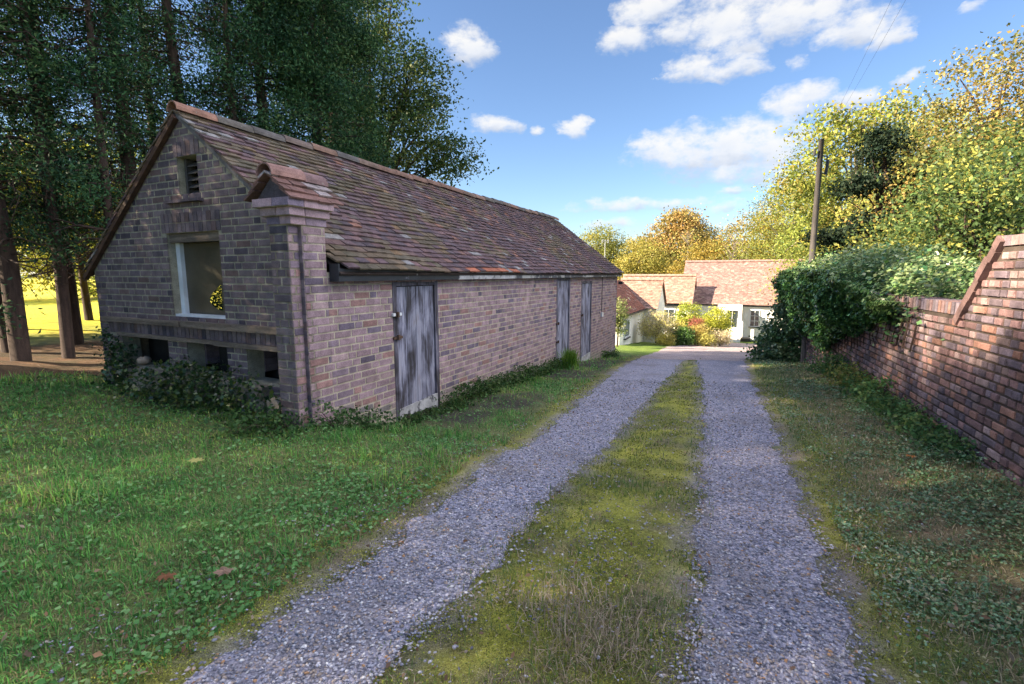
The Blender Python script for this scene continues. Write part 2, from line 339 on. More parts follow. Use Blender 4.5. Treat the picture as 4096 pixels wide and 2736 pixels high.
def ground_col(x, y):
    t, q = tq(x, y); a = lambda *c: np.broadcast_to(np.array(c, float), x.shape + (3,))
    n1 = fbm(x, y, 1.1, 21); n2 = fbm(x, y, 3.2, 31); n3 = fbm(x, y, .5, 41)
    grass = lerp(a(.09, .14, .045), a(.19, .19, .085), np.clip(n1 * 2 - .5, 0, 1))
    moss = lerp(a(.31, .31, .06), a(.17, .175, .055), np.clip(n2 * 2.4 - .7, 0, 1))
    dirt = lerp(a(.13, .105, .09), a(.20, .16, .14), np.clip(n2 * 2 - .5, 0, 1))
    c = grass
    # strip between tracks and verge rims: moss with dirt
    cen = np.clip((q + 1.5) / .25, 0, 1) * np.clip((.25 - q) / .25, 0, 1)
    rim = np.exp(-((q - (np.interp(t, KT, LL) - .08)) / .12) ** 2) + np.exp(-((q - (np.interp(t, KT, RR) + .08)) / .13) ** 2)
    c = lerp(c, moss, np.clip(cen + rim, 0, 1)); c = lerp(c, dirt, np.clip((fbm(x, y, 4.5, 23) - .52) * 7, 0, 1) * np.clip(cen * .8 + rim, 0, 1) * .8)
    rv = np.clip((q - .7) / .4, 0, 1) * np.clip((4 - q) / 1, 0, 1)
    c = lerp(c, lerp(a(.25, .195, .125), a(.14, .13, .07), np.clip(n2 * 3 - 1, 0, 1)), rv * .8)
    near_ = np.minimum(np.minimum(np.abs(q - np.interp(t, KT, LL)), np.abs(q - np.interp(t, KT, LR))), np.minimum(np.abs(q - np.interp(t, KT, RL)), np.abs(q - np.interp(t, KT, RR))))
    c = lerp(c, a(.24, .22, .23), np.clip(1.15 - near_ / .13, 0, 1) * np.clip((fbm(x, y, 6, 55) - .3) * 3.5, 0, 1) * np.clip((14 - t) / 2, 0, 1))
    # foot of the barn wall: bare dark soil patches
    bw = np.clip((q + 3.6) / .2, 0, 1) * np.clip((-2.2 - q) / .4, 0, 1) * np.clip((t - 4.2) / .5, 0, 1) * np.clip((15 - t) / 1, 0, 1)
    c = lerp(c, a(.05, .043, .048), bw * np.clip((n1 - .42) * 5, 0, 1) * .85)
    # leaf litter below the conifers
    li = np.clip((-q - 8.4) / .8, 0, 1) * np.clip((14.2 + q) / .8, 0, 1)
    c = lerp(c, lerp(a(.14, .072, .045), a(.07, .05, .03), np.clip(n2 * 2 - .5, 0, 1)), li * .95)
    fld = np.clip((-q - 14.0) / 1.0, 0, 1)
    c = lerp(c, lerp(lerp(a(.50, .47, .03), a(.62, .52, .06), n3), a(.22, .26, .04), np.clip((fbm(x, y, 1.2, 99) - .45) * 4, 0, .8)), fld)
    fl = np.clip((t - 15) / 1.5, 0, 1) * np.clip((q + 8) / 1, 0, 1)
    c = lerp(c, lerp(a(.10, .17, .03), a(.16, .22, .04), n1), fl)
    far = np.clip((t - 60) / 20, 0, 1)
    c = lerp(c, a(.10, .13, .04), far)
    return c
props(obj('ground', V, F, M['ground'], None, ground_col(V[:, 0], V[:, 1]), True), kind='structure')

def sheet(name, m, tlist, lo, hi, n, lift, jit, seed):
    tlist = np.array(tlist); vs = []
    for t in tlist:
        a = float(lo(t)) + (fbm(np.array([t]), np.array([seed]), 2.2, seed)[0] - .5) * jit + (vn(np.array([t]), np.array([seed]), 11, seed)[0] - .5) * jit * .45
        b = float(hi(t)) + (fbm(np.array([t]), np.array([seed + 9]), 2.2, seed)[0] - .5) * jit + (vn(np.array([t]), np.array([seed + 9]), 11, seed)[0] - .5) * jit * .45
        qs = np.linspace(a, b, n); x = A2[0] * t - B2[0] * qs; y = A2[1] * t - B2[1] * qs
        z = G(x, y) + lift; z[0] -= .03 + lift; z[-1] -= .03 + lift
        vs.append(np.stack([x, y, z], -1))
    V = np.array(vs); k = V.shape[0]; ix = np.arange(k * n).reshape(k, n)
    F = np.stack([ix[:-1, :-1], ix[:-1, 1:], ix[1:, 1:], ix[1:, :-1]], -1).reshape(-1, 4)
    return props(obj(name, V.reshape(-1, 3), F, m, None, None, True), kind='structure')
tt = np.concatenate([np.arange(-5, 9, .035), np.arange(9, 13.6, .07)])
I = lambda K: (lambda t: np.interp(t, KT, K))
sheet('gravel_track', M['gravel'], tt, I(LL), I(LR), 22, .012, .16, 3)
sheet('gravel_track', M['gravel'], tt, I(RL), I(RR), 22, .012, .16, 7)
sheet('gravel_yard', M['yard'], np.arange(13.2, 35.2, .14), lambda t: np.interp(t, [12, 17, 25, 33, 37], [-2.5, -2.9, -3.5, -2.3, -1.8]), lambda t: np.interp(t, [13, 16, 18, 37], [.15, .2, 3.6, 4.5]), 40, .016, .35, 11)

# ------------------------------------------------------------------ brickwork
def sub_iv(iv, a, b):
    o = []
    for x, y in iv:
        if b <= x or a >= y: o.append((x, y)); continue
        if a > x: o.append((x, a))
        if b < y: o.append((b, y))
    return o
def brick_wall(mb, P, u0, u1, v0, v1, holes, pal, rnd, top=None, bot=None, bh=.075, jn=.013, L=.225, proud=.004, flemish=True, mortar=(.45, .385, .30), thick=.2, ubr=None, jit=.0015, body=True, hdr=0, er=0):
    """P(u, v, d) -> world point, d outward from the wall face. top(u), bot(u) limit the wall."""
    tp = top or (lambda u: v1); bo = bot or (lambda u: v0)
    r0 = int(math.floor(v0 / bh)); r1 = int(math.ceil(v1 / bh))
    for r in range(r0, r1):
        a, b = r * bh + jn / 2, (r + 1) * bh - jn / 2
        if b < v0 + .01 or a > v1 - .01: continue
        off = (0.17 if flemish else L / 2) * (r % 2) + (rnd.rand() - .5) * .012
        u = u0 - off - L * 2; k = r
        segs = []
        while u < u1:
            ln = L if ((k % 2 and rnd.rand() > hdr) or not flemish or (hdr == 0 and rnd.rand() < .25)) else L * (.5 if not hdr else .46 + .14 * rnd.rand())
            segs.append((u + jn / 2, u + ln - jn / 2)); u += ln; k += 1
        for (x, y) in segs:
            x, y = max(x, u0), min(y, u1)
            if y - x < .02: continue
            iv = [(x, y)]
            for (ha, hb, va, vb) in holes:
                if va < (a + b) / 2 < vb: iv = sub_iv(iv, ha, hb)
            for (x2, y2) in iv:
                # clip against sloping top
                n = 0
                while n < 24 and y2 - x2 > .02 and b > tp(x2): x2 += .012; n += 1
                while n < 48 and y2 - x2 > .02 and b > tp(y2): y2 -= .012; n += 1
                if y2 - x2 < .025 or b > tp((x2 + y2) / 2) or b < bo((x2 + y2) / 2): continue
                c = pal(rnd, (x2 + y2) / 2, (a + b) / 2); d = proud + (rnd.rand() - .5) * jit * 2
                e = .003 + rnd.rand() * .002 + er * (.5 + rnd.rand()); j = lambda: (rnd.rand() - .5) * jit * 1.5
                fr = [(x2 + e + j(), a + e + j()), (y2 - e + j(), a + e + j()), (y2 - e + j(), b - e + j()), (x2 + e + j(), b - e + j())]
                bk = [(x2, a), (y2, a), (y2, b), (x2, b)]
                vs = [P(p[0], p[1], d) for p in fr] + [P(p[0], p[1], d - .005) for p in bk] + [P(p[0], p[1], -.012) for p in bk]
                mb.add(vs, [(0, 1, 2, 3), (4, 5, 1, 0), (5, 6, 2, 1), (6, 7, 3, 2), (7, 4, 0, 3), (8, 9, 5, 4), (9, 10, 6, 5), (10, 11, 7, 6), (11, 8, 4, 7)], c)
    if not body: return
    br = sorted(set([u0, u1] + [h for H in holes for h in H[:2] if u0 < h < u1] + (ubr or []) + list(np.arange(u0 + .4, u1, .4))))
    for x, y in zip(br[:-1], br[1:]):
        if y - x < 1e-4: continue
        m_ = (x + y) / 2; iv = [(min(bo(x), bo(y)) if bot else v0, None)]
        hs = sorted([(H[2], H[3]) for H in holes if H[0] < m_ < H[1]])
        lo = v0
        for (ha, hb) in hs + [(None, None)]:
            if ha is None: za, zb = tp(x), tp(y)
            else: za = zb = ha
            if min(za, zb) > lo + 1e-3:
                vs = [P(x, lo, 0), P(y, lo, 0), P(y, lo, -thick), P(x, lo, -thick), P(x, za, 0), P(y, zb, 0), P(y, zb, -thick), P(x, za, -thick)]
                mb.hexa(vs, mortar)
            if hb is not None: lo = hb
def pal_barn(r, u, v):
    k = r.rand()
    if k < .50: c = (.285, .205, .215)
    elif k < .68: c = (.215, .165, .190)
    elif k < .86: c = (.315, .232, .225)
    elif k < .92: c = (.14, .115, .145)
    else: c = (.28, .17, .15)
    f = .95 + .4 * r.rand(); return (c[0] * f * .99, c[1] * f * .95, c[2] * f * 1.02)
def pal_gable_shade(r, u, v):
    c = pal_barn(r, u, v); f = .56; g = .3  # barn brick greyed, with the gable's shade put into its colour
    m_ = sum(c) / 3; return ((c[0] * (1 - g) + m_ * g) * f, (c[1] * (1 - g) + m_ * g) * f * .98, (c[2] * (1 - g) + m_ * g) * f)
def pal_red(r, u, v):
    k = r.rand()
    if k < .34: c = (.27, .165, .165)
    elif k < .60: c = (.20, .155, .185)
    elif k < .74: c = (.35, .25, .245)
    elif k < .88: c = (.15, .115, .135)
    else: c = (.33, .18, .145)
    f = .62 + .55 * r.rand(); return (c[0] * f, c[1] * f, c[2] * f)

# ------------------------------------------------------------------ the brick barn
barn = thing('brick_barn', 'long low purple grey brick barn with mossy tiled gable roof and three plank doors', 'barn', (P0[0], P0[1], 0), ANG)
LEN = 11.75; WID = 4.06; RIDGE = 2.03; ZR_ = 3.33
def roofz(w_): # underside height of the roof at w_
    return 1.60 + (3.23 - 1.60) * (1 - abs(w_ - RIDGE) / RIDGE)
gz = lambda s, w_: float(G(*S(s, w_, 0)[:2], micro=False))
rn = R(3)
D1, D2, D3 = (1.19, 2.08), (6.45, 7.32), (8.15, 9.04)
mb = MB()
dirtfoot = lambda r, u, v: (lambda c, k: tuple(c[i] * (1 - k) + (.30, .28, .22)[i] * k for i in range(3)))(pal_barn(r, u, v), np.clip((gz(u, 0) + .26 - v) / .2, 0, .75))
brick_wall(mb, lambda u, v, d: S(u, -d, v), 0.262, LEN, -1.5, 1.62, [(D1[0], D1[1], -1.5, 1.53), (D2[0], D2[1], -1.5, 1.54), (D3[0], D3[1], -1.5, 1.45)], dirtfoot, rn, bot=lambda u: gz(u, 0) - .15, thick=.22)
# a projecting plinth course at the far end
mb.box(S, 10.4, LEN, -.02, 0, -.70, -.66, (.34, .33, .32)); mb.box(S, 9.1, 10.9, -.02, 0, -1.5, -.95, (.2, .18, .17))
mb.build('side_wall', M['brick'], barn)
GS = .242  # gable face
mb = MB()
topg = lambda u: roofz(u) + .05
holesG = [(1.50, 2.43, 1.10, 2.06), (1.76, 2.11, 2.45, 2.86), (2.60, 3.58, .47, .84), (1.52, 2.24, .47, .84), (.32, 1.20, .47, .84)]
arches = [(1.45, 2.53, 2.06, 2.28), (1.70, 2.16, 2.86, 3.02), (.28, 3.85, .86, 1.01)]
Pg = lambda u, v, d: S(GS - d, u, v)
brick_wall(mb, Pg, .27, WID, -.05, 3.3, holesG + arches, pal_gable_shade, rn, top=topg, thick=.2, ubr=[RIDGE], body=False)
brick_wall(mb, Pg, .27, WID, 9, 9.01, [], pal_gable_shade, rn, body=False)
# body with only the real openings
br = sorted(set([.27, RIDGE, WID] + [h for H in holesG for h in H[:2]] + list(np.arange(.5, 4, .25))))
for x, y in zip(br[:-1], br[1:]):
    m_ = (x + y) / 2; lo = -.05
    for ha, hb in sorted([(H[2], H[3]) for H in holesG if H[0] < m_ < H[1]]) + [(None, None)]:
        za, zb = (topg(x), topg(y)) if ha is None else (ha, ha)
        if min(za, zb) > lo + .001:
            mb.hexa([Pg(x, lo, 0), Pg(y, lo, 0), Pg(y, lo, -.2), Pg(x, lo, -.2), Pg(x, za, 0), Pg(y, zb, 0), Pg(y, zb, -.2), Pg(x, za, -.2)], (.33, .30, .23))
        if hb is not None: lo = hb
# soldier bricks
for (x0, x1, z0, z1), rows in zip(arches, (2, 1, 1)):
    for rr in range(rows):
        a = z0 + (z1 - z0) * rr / rows; b = z0 + (z1 - z0) * (rr + 1) / rows
        u = x0
        while u < x1 - .03:
            c = pal_gable_shade(rn, 0, 0); mb.box(lambda p, q_, z: Pg(p, z, q_), u + .005, min(u + .07, x1), -.01, .006 + rn.rand() * .004, a + .004, b - .006, c); u += .075
mb.build('gable_wall', M['brick'], barn)
# left wall with its own window, far gable, floor
mb = MB()
Pl = lambda u, v, d: S(u, WID + d, v)
brick_wall(mb, Pl, GS, LEN, -.6, 1.62, [(1.35, 2.5, .75, 1.62)], pal_barn, rn, thick=.2)
mb.build('rear_wall', M['brick'], barn)
mb = MB()
brick_wall(mb, lambda u, v, d: S(LEN + d, u, v), 0, WID, -1.5, 3.3, [], pal_barn, rn, top=topg, thick=.2, ubr=[RIDGE])
mb.build('end_wall', M['brick'], barn)
mb = MB(); mb.box(S, 3.0, 3.1, .22, WID - .2, -1, 1.55); mb.box(S, .45, 3.0, .22, WID - .2, .3, .34); mb.box(S, .6, .66, .3, 3.7, .35, .98)
mb.build('partition', M['dark'], barn)

# roof tiles
def tile_slope(mb, P, u0, u1, L, rows, gauge, tw, rnd, pal, skip=None, lift=0, sag=None):
    """P(u, up, out) -> world; rows from the eave up."""
    for r in range(rows):
        off = (r % 2) * tw * .5 + (rnd.rand() - .5) * .01
        n = int((u1 - u0 + tw) / tw) + 1
        for i in range(n):
            a = u0 - off + i * tw; b = a + tw - .003 - rnd.rand() * .003
            a, b = max(a, u0 + (rnd.rand() - .5) * .012), min(b, u1 + (rnd.rand() - .5) * .012)
            if b - a < .03: continue
            v0 = r * gauge + (rnd.rand() - .5) * .010; v1 = min(v0 + gauge * 1.7, L)
            if skip and skip((a + b) / 2, (v0 + v0 + gauge) / 2): continue
            sg = sag(a, v0) if sag else 0
            h = .033 + (rnd.rand() - .5) * .016 + sg; h1 = .004 + sg; th = .017
            tw_ = (rnd.rand() - .5) * .008
            mb.hexa([P(a, v0, h - th), P(b, v0, h - th + tw_), P(b, v1, h1 - th), P(a, v1, h1 - th), P(a, v0, h), P(b, v0, h + tw_), P(b, v1, h1), P(a, v1, h1)], pal(rnd, (a + b) / 2, v0))
def pal_tile(r, u, v):
    k = r.rand(); x = np.array([u]); y = np.array([v])
    if k < .40: c = (.132, .086, .090)
    elif k < .70: c = (.158, .096, .092)
    elif k < .92: c = (.105, .078, .085)
    elif k < .98: c = (.19, .108, .088)
    else: c = (.27, .135, .095)
    f = .86 + .30 * r.rand()
    c = [c[0] * f, c[1] * f, c[2] * f * 1.05]
    ms = float(fbm(x, y, 1.6, 77)[0]) + .22 * math.exp(-u / 2.2) - .05; k2 = np.clip((ms - .52) * 5, 0, .45) * (r.rand() < .75)
    c = [c[i] * (1 - k2) + (.15, .135, .055)[i] * k2 for i in range(3)]
    if r.rand() < .02 + .06 * math.exp(-u / 1.5): c = [.27, .25, .25]
    if v < .05 and 2.3 < u < 4.2 and r.rand() < .5: c = [.42, .15, .09]
    return tuple(c)
SL = math.hypot(RIDGE + .17, ZR_ - 1.63); cu, su = (RIDGE + .17) / SL, (ZR_ - 1.63) / SL
E0 = .20
sag = lambda u, v: -.022 * math.sin(min(max((u - .3) / 11.3, 0), 1) * pi) + .010 * math.sin(u * 2.3 + v)
PR = lambda u, v, o: S(u, -.17 + v * cu - o * su, 1.63 + v * su + o * cu)
PL = lambda u, v, o: S(u, WID + .17 - v * cu + o * su, 1.63 + v * su + o * cu)
mb = MB(); rt = R(11)
skipr = lambda u, v: (u < .30 and (-.17 + v * cu) < .40)
tile_slope(mb, PR, E0, LEN + .06, SL, 28, SL / 28, .150, rt, pal_tile, skipr, sag=sag)
tile_slope(mb, PL, E0, LEN + .06, SL, 28, SL / 28, .165, rt, pal_tile, None, sag=sag)
for Pf in (PR, PL):  # boarding under the tiles
    mb.hexa([Pf(.29, .0, -.05), Pf(LEN + .03, 0, -.05), Pf(LEN + .03, SL, -.05), Pf(.29, SL, -.05), Pf(.29, .0, -.03), Pf(LEN + .03, 0, -.03), Pf(LEN + .03, SL, -.03), Pf(.29, SL, -.03)], (.05, .035, .03))
roof = mb.build('roof', M['tile'], barn)
# ridge tiles
def ridge_tile(mb, P0_, P1_, up, side, r, col, th=.014, n=8, drop=.6):
    p0 = np.array(P0_); p1 = np.array(P1_); up = np.array(up, float); side = np.array(side, float); vs = []
    for p in (p0, p1):
        for rr in (r, r - th):
            for i in range(n + 1):
                an = -pi / 2 * 1.05 + pi * 1.05 * i / n
                vs.append(p + side * sin(an) * rr + up * (cos(an) * rr - r * drop))
    k = n + 1; fs = []
    for i in range(n):
        fs += [(i, i + 1, 2 * k + i + 1, 2 * k + i), (k + i + 1, k + i, 3 * k + i, 3 * k + i + 1), (i + 1, i, k + i, k + i + 1), (2 * k + i, 2 * k + i + 1, 3 * k + i + 1, 3 * k + i)]
    fs += [(0, 2 * k, 3 * k, k), (n, k + n, 3 * k + n, 2 * k + n)]
    mb.add(vs, fs, col)
mb = MB(); u = E0 - .01; i = 0
b3 = (B2[0], B2[1], 0)
while u < LEN:
    e = min(u + .445, LEN + .07); zz = ZR_ + .045 + sag(u, SL)
    c = [(.30, .16, .12), (.16, .13, .11), (.14, .115, .11), (.19, .12, .10), (.30, .15, .10), (.12, .10, .10), (.24, .14, .10)][i % 7]
    if 3 < u < 6: c = (.22, .13, .105)
    elif i > 0: c = tuple(.6 * x + .4 * .12 for x in c)
    ridge_tile(mb, S(u, RIDGE, zz + .012), S(e, RIDGE, zz), (0, 0, 1), b3, .092, c); u += .45; i += 1
mb.build('ridge_tiles', M['tile'], roof, smooth=False)
# verge undercloak and barge boards, fascia
for sgn, nm in ((1, 'r'), (-1, 'l')):
    mb = MB(); Pf = PR if sgn > 0 else PL; st = .72 if sgn > 0 else -.02
    mb.hexa([Pf(E0 + .015, st, -.045), Pf(.29, st, -.045), Pf(.29, SL, -.045), Pf(E0 + .015, SL, -.045), Pf(E0 + .015, st, -.005), Pf(.29, st, -.005), Pf(.29, SL, -.005), Pf(E0 + .015, SL, -.005)])
    mb.build('verge_board', M['grey_board'] if sgn > 0 else M['brown_wood'], barn)
mb = MB(); mb.hexa([PL(.18, -.03, -.10), PL(.23, -.03, -.10), PL(.23, SL - .02, -.10), PL(.18, SL - .02, -.10), PL(.18, -.03, -.048), PL(.23, -.03, -.048), PL(.23, SL - .02, -.048), PL(.18, SL - .02, -.048)])
mb.build('barge_board', M['brown_wood'], barn)
for (a, b, mm, dx) in ((.285, 2.385, 'black_paint', 0), (2.39, 4.2, 'worn_paint', .004), (4.205, LEN + .02, 'mixed_paint', 0)):
    mb = MB(); mb.box(S, a, b, -.125 - dx, -.100, 1.535, 1.655); mb.box(S, a, b, -.10, -.013, 1.54, 1.56)
    mb.build('fascia_board', M[mm], barn)
mb = MB(); mb.box(S, .283, .30, -.128, -.012, 1.532, 1.70); mb.build('fascia_end', M['black_paint'], barn)

# doors
def door(s0, s1, z0, z1, n, kick, latch, seed, lab):
    r = R(seed); fr = MB(); g = (z0)
    fr.box(S, s0, s0 + .07, -.006, .09, z0 - .1, z1, (.55, .5, .5)); fr.box(S, s1 - .07, s1, -.006, .09, z0 - .1, z1, (.6, .55, .55)); fr.box(S, s0 + .07, s1 - .07, -.004, .09, z1 - .05, z1, (.5, .45, .45))
    d = MB(); a = s0 + .075; w_ = (s1 - s0 - .15) / n
    for i in range(n):
        c = .75 + .5 * r.rand(); d.box(S, a + i * w_ + .003, a + (i + 1) * w_ - .003, .012 + r.rand() * .006, .045, z0, z1 - .06, (c, c, c * 1.02))
    dd = d.build('door_leaf', M['door'], barn, label=lab)
    fr.build('door_frame', M['door'], dd)
    k = MB(); zk = kick; s_ = s0 + .05; e_ = s1 - .06
    k.hexa([S(s_, -.012, zk[0]), S(e_, -.012, zk[1]), S(e_, .01, zk[1]), S(s_, .01, zk[0]), S(s_, -.012, zk[2]), S(e_, -.012, zk[3]), S(e_, .01, zk[3]), S(s_, .01, zk[2])], (1.4, 1.3, 1.35))
    k.build('kick_board', M['worn_paint'], dd)
    for (z, m_) in latch:
        l = MB(); l.box(S, s0 - .02, s0 + .13, -.028, -.006, z, z + .03); l.box(S, s0 + .03, s0 + .06, -.05, -.0275, z - .01, z + .05); l.build('latch', M['rust'], dd)
    return dd
door(*D1, -.14, 1.52, 4, (-.18, -.20, .035, .065), [(1.13, 0), (.87, 0)], 1, 'widest looking plank door nearest the gable, grey with black stains')
for a_, b_ in ((1.16, 1.20), (1.25, 1.31)):
    mb = MB(); mb.box(S, a_, b_, -.034, -.006, 1.135, 1.168); mb.build('bolt_plate', M['plastic'], barn)
door(*D2, -.52, 1.53, 4, (-.60, -.56, -.33, -.33), [(.55, 0), (.16, 0)], 2, 'middle plank door with yellow green tuft at its foot')
door(*D3, -.50, 1.44, 4, (-.68, -.60, -.44, -.40), [(.60, 0)], 3, 'farthest plank door with pale board across its foot')
# cable and box on the wall, floodlight at the corner
mb = MB(); mb.tube([S(10.0, -.012, 1.53), S(10.0, -.012, .56)], .009, 6); cb = mb.build('cable_conduit', M['cable'], barn)
mb = MB(); mb.box(S, 9.94, 10.07, -.05, -.006, .44, .56); mb.build('junction_box', M['plastic'], barn)
mb = MB(); mb.box(S, LEN + .0, LEN + .10, -.16, -.04, 1.30, 1.38); mb.tube([S(LEN + .02, -.02, 1.42), S(LEN + .05, -.1, 1.38)], .012, 6); mb.build('floodlight', M['cable'], barn)

# window in the gable
W0, W1, WZ0, WZ1 = 1.50, 2.43, 1.10, 2.06
fr = MB()
Fg = lambda a, b, z: S(GS + b, a, z)   # a across, b depth into wall
fr.box(Fg, W1 - .075, W1, .09, .17, WZ0, WZ1 - .04); fr.box(Fg, W0, W0 + .05, .09, .17, WZ0, WZ1 - .04)
fr.box(Fg, W0 + .05, W1 - .075, .10, .17, WZ1 - .10, WZ1 - .06, ); fr.box(Fg, W0 - .0, W1 - .0, .02, .17, WZ0 - .03, WZ0 + .045)
win = fr.build('window_frame', M['white_paint'], barn)
mb = MB(); mb.box(Fg, W0, W1, .03, .2, WZ1 - .10, WZ1 + .0); mb.build('lintel_board', M['ledge_wood'], win)
# board behind the glass with a torn opening
hole = []
for k in range(13):
    f = k / 12; hole.append((1.735 + .22 * sin(pi * (f ** .75)) * 1.0 + .0, 1.19 + .30 * f))
a0, a1, z0, z1 = W0 + .05, W1 - .075, WZ0 + .045, WZ1 - .09
vs = []; fs = []
h = [(1.735, 1.19)] + [(x, z) for x, z in hole[1:-1]] + [(1.735, 1.49)]
def quad(p):
    n = len(vs); vs.extend([S(GS + .135, a, z) for a, z in p]); fs.append(tuple(range(n, n + len(p))))
quad([(a0, z0), (a1, z0), (a1, 1.19), (a0, 1.19)]); quad([(a0, 1.49), (a1, 1.49), (a1, z1), (a0, z1)])
quad([(a0, 1.19), (1.735, 1.19), (1.735, 1.49), (a0, 1.49)])
for (xa, za), (xb, zb) in zip(h[:-1], h[1:]): quad([(xa, za), (a1, za), (a1, zb), (xb, zb)])
obj('window_board', vs, fs, M['curtain'], win)
# vent with slats
mb = MB()
for k in range(5):
    z = 2.47 + k * .075
    mb.hexa([Fg(1.77, .08, z), Fg(2.10, .08, z), Fg(2.10, .15, z + .05), Fg(1.77, .15, z + .05), Fg(1.77, .08, z + .012), Fg(2.10, .08, z + .012), Fg(2.10, .15, z + .062), Fg(1.77, .15, z + .062)])
mb.box(Fg, 1.77, 1.81, .075, .16, 2.45, 2.86); mb.box(Fg, 2.07, 2.105, .075, .16, 2.45, 2.86)
mb.build('vent_slats', M['pole'], barn)
mb = MB()
for k in range(4): mb.box(Fg, 1.70 + k * .155, 1.85 + k * .155, -.065, .05, 2.375 + rn.rand() * .006, 2.405, pal_gable_shade(rn, 0, 0))
mb.build('vent_sill', M['brick'], barn)
# timber ledge, lintel, dwarf wall and pockets under the window
mb = MB()
mb.box(Fg, .30, 2.20, -.075, .0, 1.005, 1.075); mb.box(Fg, 2.24, 3.86, -.07, .0, 1.01, 1.07)
mb.build('timber_ledge', M['ledge_wood'], barn)
mb = MB(); mb.box(Fg, .285, 1.66, -.055, .0, .825, .875); mb.box(Fg, 1.60, 3.60, -.045, .0, .835, .88); mb.build('pocket_lintel', M['ledge_wood'], barn)
mb = MB(); u = .29
while u < 3.62:
    wl = .2 + rn.rand() * .16
    for zz, hh in ((-.02, .2), (.19, .15), (.35, .10)):
        if zz > .3 and rn.rand() < .25: continue
        o_ = rn.rand() * .04; c = tuple(np.array((.30, .26, .22)) * (.6 + .6 * rn.rand()))
        mb.hexa([Fg(u, -.09 - o_, zz), Fg(u + wl - .015, -.09 - o_, zz), Fg(u + wl - .015, .12, zz), Fg(u, .12, zz), Fg(u + .01, -.08 - o_, zz + hh), Fg(u + wl - .02, -.085 - o_, zz + hh + (rn.rand() - .5) * .03), Fg(u + wl - .02, .12, zz + hh), Fg(u + .01, .12, zz + hh)], c)
    u += wl
mb.build('rubble_plinth', M['brick'], barn)
mb = MB()
for x0, x1 in ((2.21, 2.61), (1.19, 1.52)):
    mb = MB()
    for k in range(4):
        mb.box(Fg, x0 + .0, x1 - .0, .202, .55, .53 + k * .075, .53 + k * .075 + .072, pal_gable_shade(rn, 0, 0))
    mb.build('pocket_divider', M['brick'], barn)
mb = MB(); mb.box(Fg, .3, 3.6, .50, .53, .5, .9); mb.build('pocket_back', M['pocket'], barn)

# corner pier
pier = MB()
# four visible faces of the notched pier; gable-side ones have shade in their colour
brick_wall(pier, lambda u, v, d: S(-.11 - d, u, v), .046, .274, -.1, 2.03, [], pal_gable_shade, rn, thick=.1)
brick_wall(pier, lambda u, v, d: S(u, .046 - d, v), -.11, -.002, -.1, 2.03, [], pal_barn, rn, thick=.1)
brick_wall(pier, lambda u, v, d: S(-d, u, v), .0, .05, -.1, 2.03, [], pal_gable_shade, rn, thick=.1)
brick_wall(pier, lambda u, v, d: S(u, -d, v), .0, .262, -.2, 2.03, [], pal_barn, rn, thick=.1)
brick_wall(pier, lambda u, v, d: S(u, .274 + d, v), -.11, .30, -.1, 2.03, [], pal_gable_shade, rn, thick=.1)
[pier.box(S, -.0065, .06, .0, .052, -.1 + .075 * k_, -.036 + .075 * k_, tuple(np.array(pal_gable_shade(rn, 0, 0)) * 1.1)) for k_ in range(28)]; pier.box(S, -.05, .268, .06, .24, -.1, 2.03, (.2, .18, .16)); pier.box(S, .165, .267, .005, .272, 1.6, 2.03, (.3, .26, .2))
pr = pier.build('corner_pier', M['brick'], barn)
co_ = MB()
for k, (z0, o_) in enumerate(((2.035, .012), (2.107, .045), (2.179, .085))):
    s0, s1, w0, w1 = -.11 - o_, .27 + o_ * .4, 0.0 - o_, .274 + o_
    for (a, b, c_, d_) in ((s0, s0 + .16, w0, w0 + (w1 - w0) * .45), (s0, s0 + .16, w0 + (w1 - w0) * .45 + .008, w1), (s0 + .168, s1, w0, w1)):
        co_.box(S, a, b, c_, d_, z0, z0 + .066, tuple(np.array(pal_barn(rn, 0, 0)) * 1.25))
    co_.box(S, s0 + .01, s1 - .01, w0 + .01, w1 - .01, z0 - .007, z0 + .001 + .066, (.3, .25, .17))
# little gable brickwork above the corbels
co_.hexa([S(-.115, -.04, 2.25), S(.26, -.04, 2.25), S(.26, .40, 2.25), S(-.115, .40, 2.25), S(-.115, .16, 2.44), S(.26, .16, 2.44), S(.26, .20, 2.44), S(-.115, .20, 2.44)], (.10, .085, .10))
co_.build('cornice', M['brick'], pr)
cp = MB(); CW, CZ0, CH = .185, 2.225, .25; cl = math.hypot(.28, CH); cc_, cs_ = .28 / cl, CH / cl
PA = lambda u, v, o: S(u, CW - .28 + v * cc_ - o * cs_, CZ0 + v * cs_ + o * cc_)
PB = lambda u, v, o: S(u, CW + .28 - v * cc_ + o * cs_, CZ0 + v * cs_ + o * cc_)
pal_cap = lambda r, u, v: ((.34, .28, .28) if r.rand() < .35 else (.21, .115, .10)) if r.rand() < .8 else (.16, .09, .08)
for Pf in (PA, PB): tile_slope(cp, Pf, -.19, .42, cl, 4, cl / 4, .15, rt, pal_cap)
cap = cp.build('cap_roof', M['tile'], pr)
rm = MB(); ridge_tile(rm, S(-.20, CW, CZ0 + CH + .03), S(.16, CW, CZ0 + CH + .035), (0, 0, 1), b3, .10, (.30, .17, .15)); ridge_tile(rm, S(.15, CW, CZ0 + CH + .025), S(.42, CW, CZ0 + CH + .02), (0, 0, 1), b3, .098, (.24, .15, .15))
rm.build('ridge_tiles', M['tile'], cap, smooth=False)
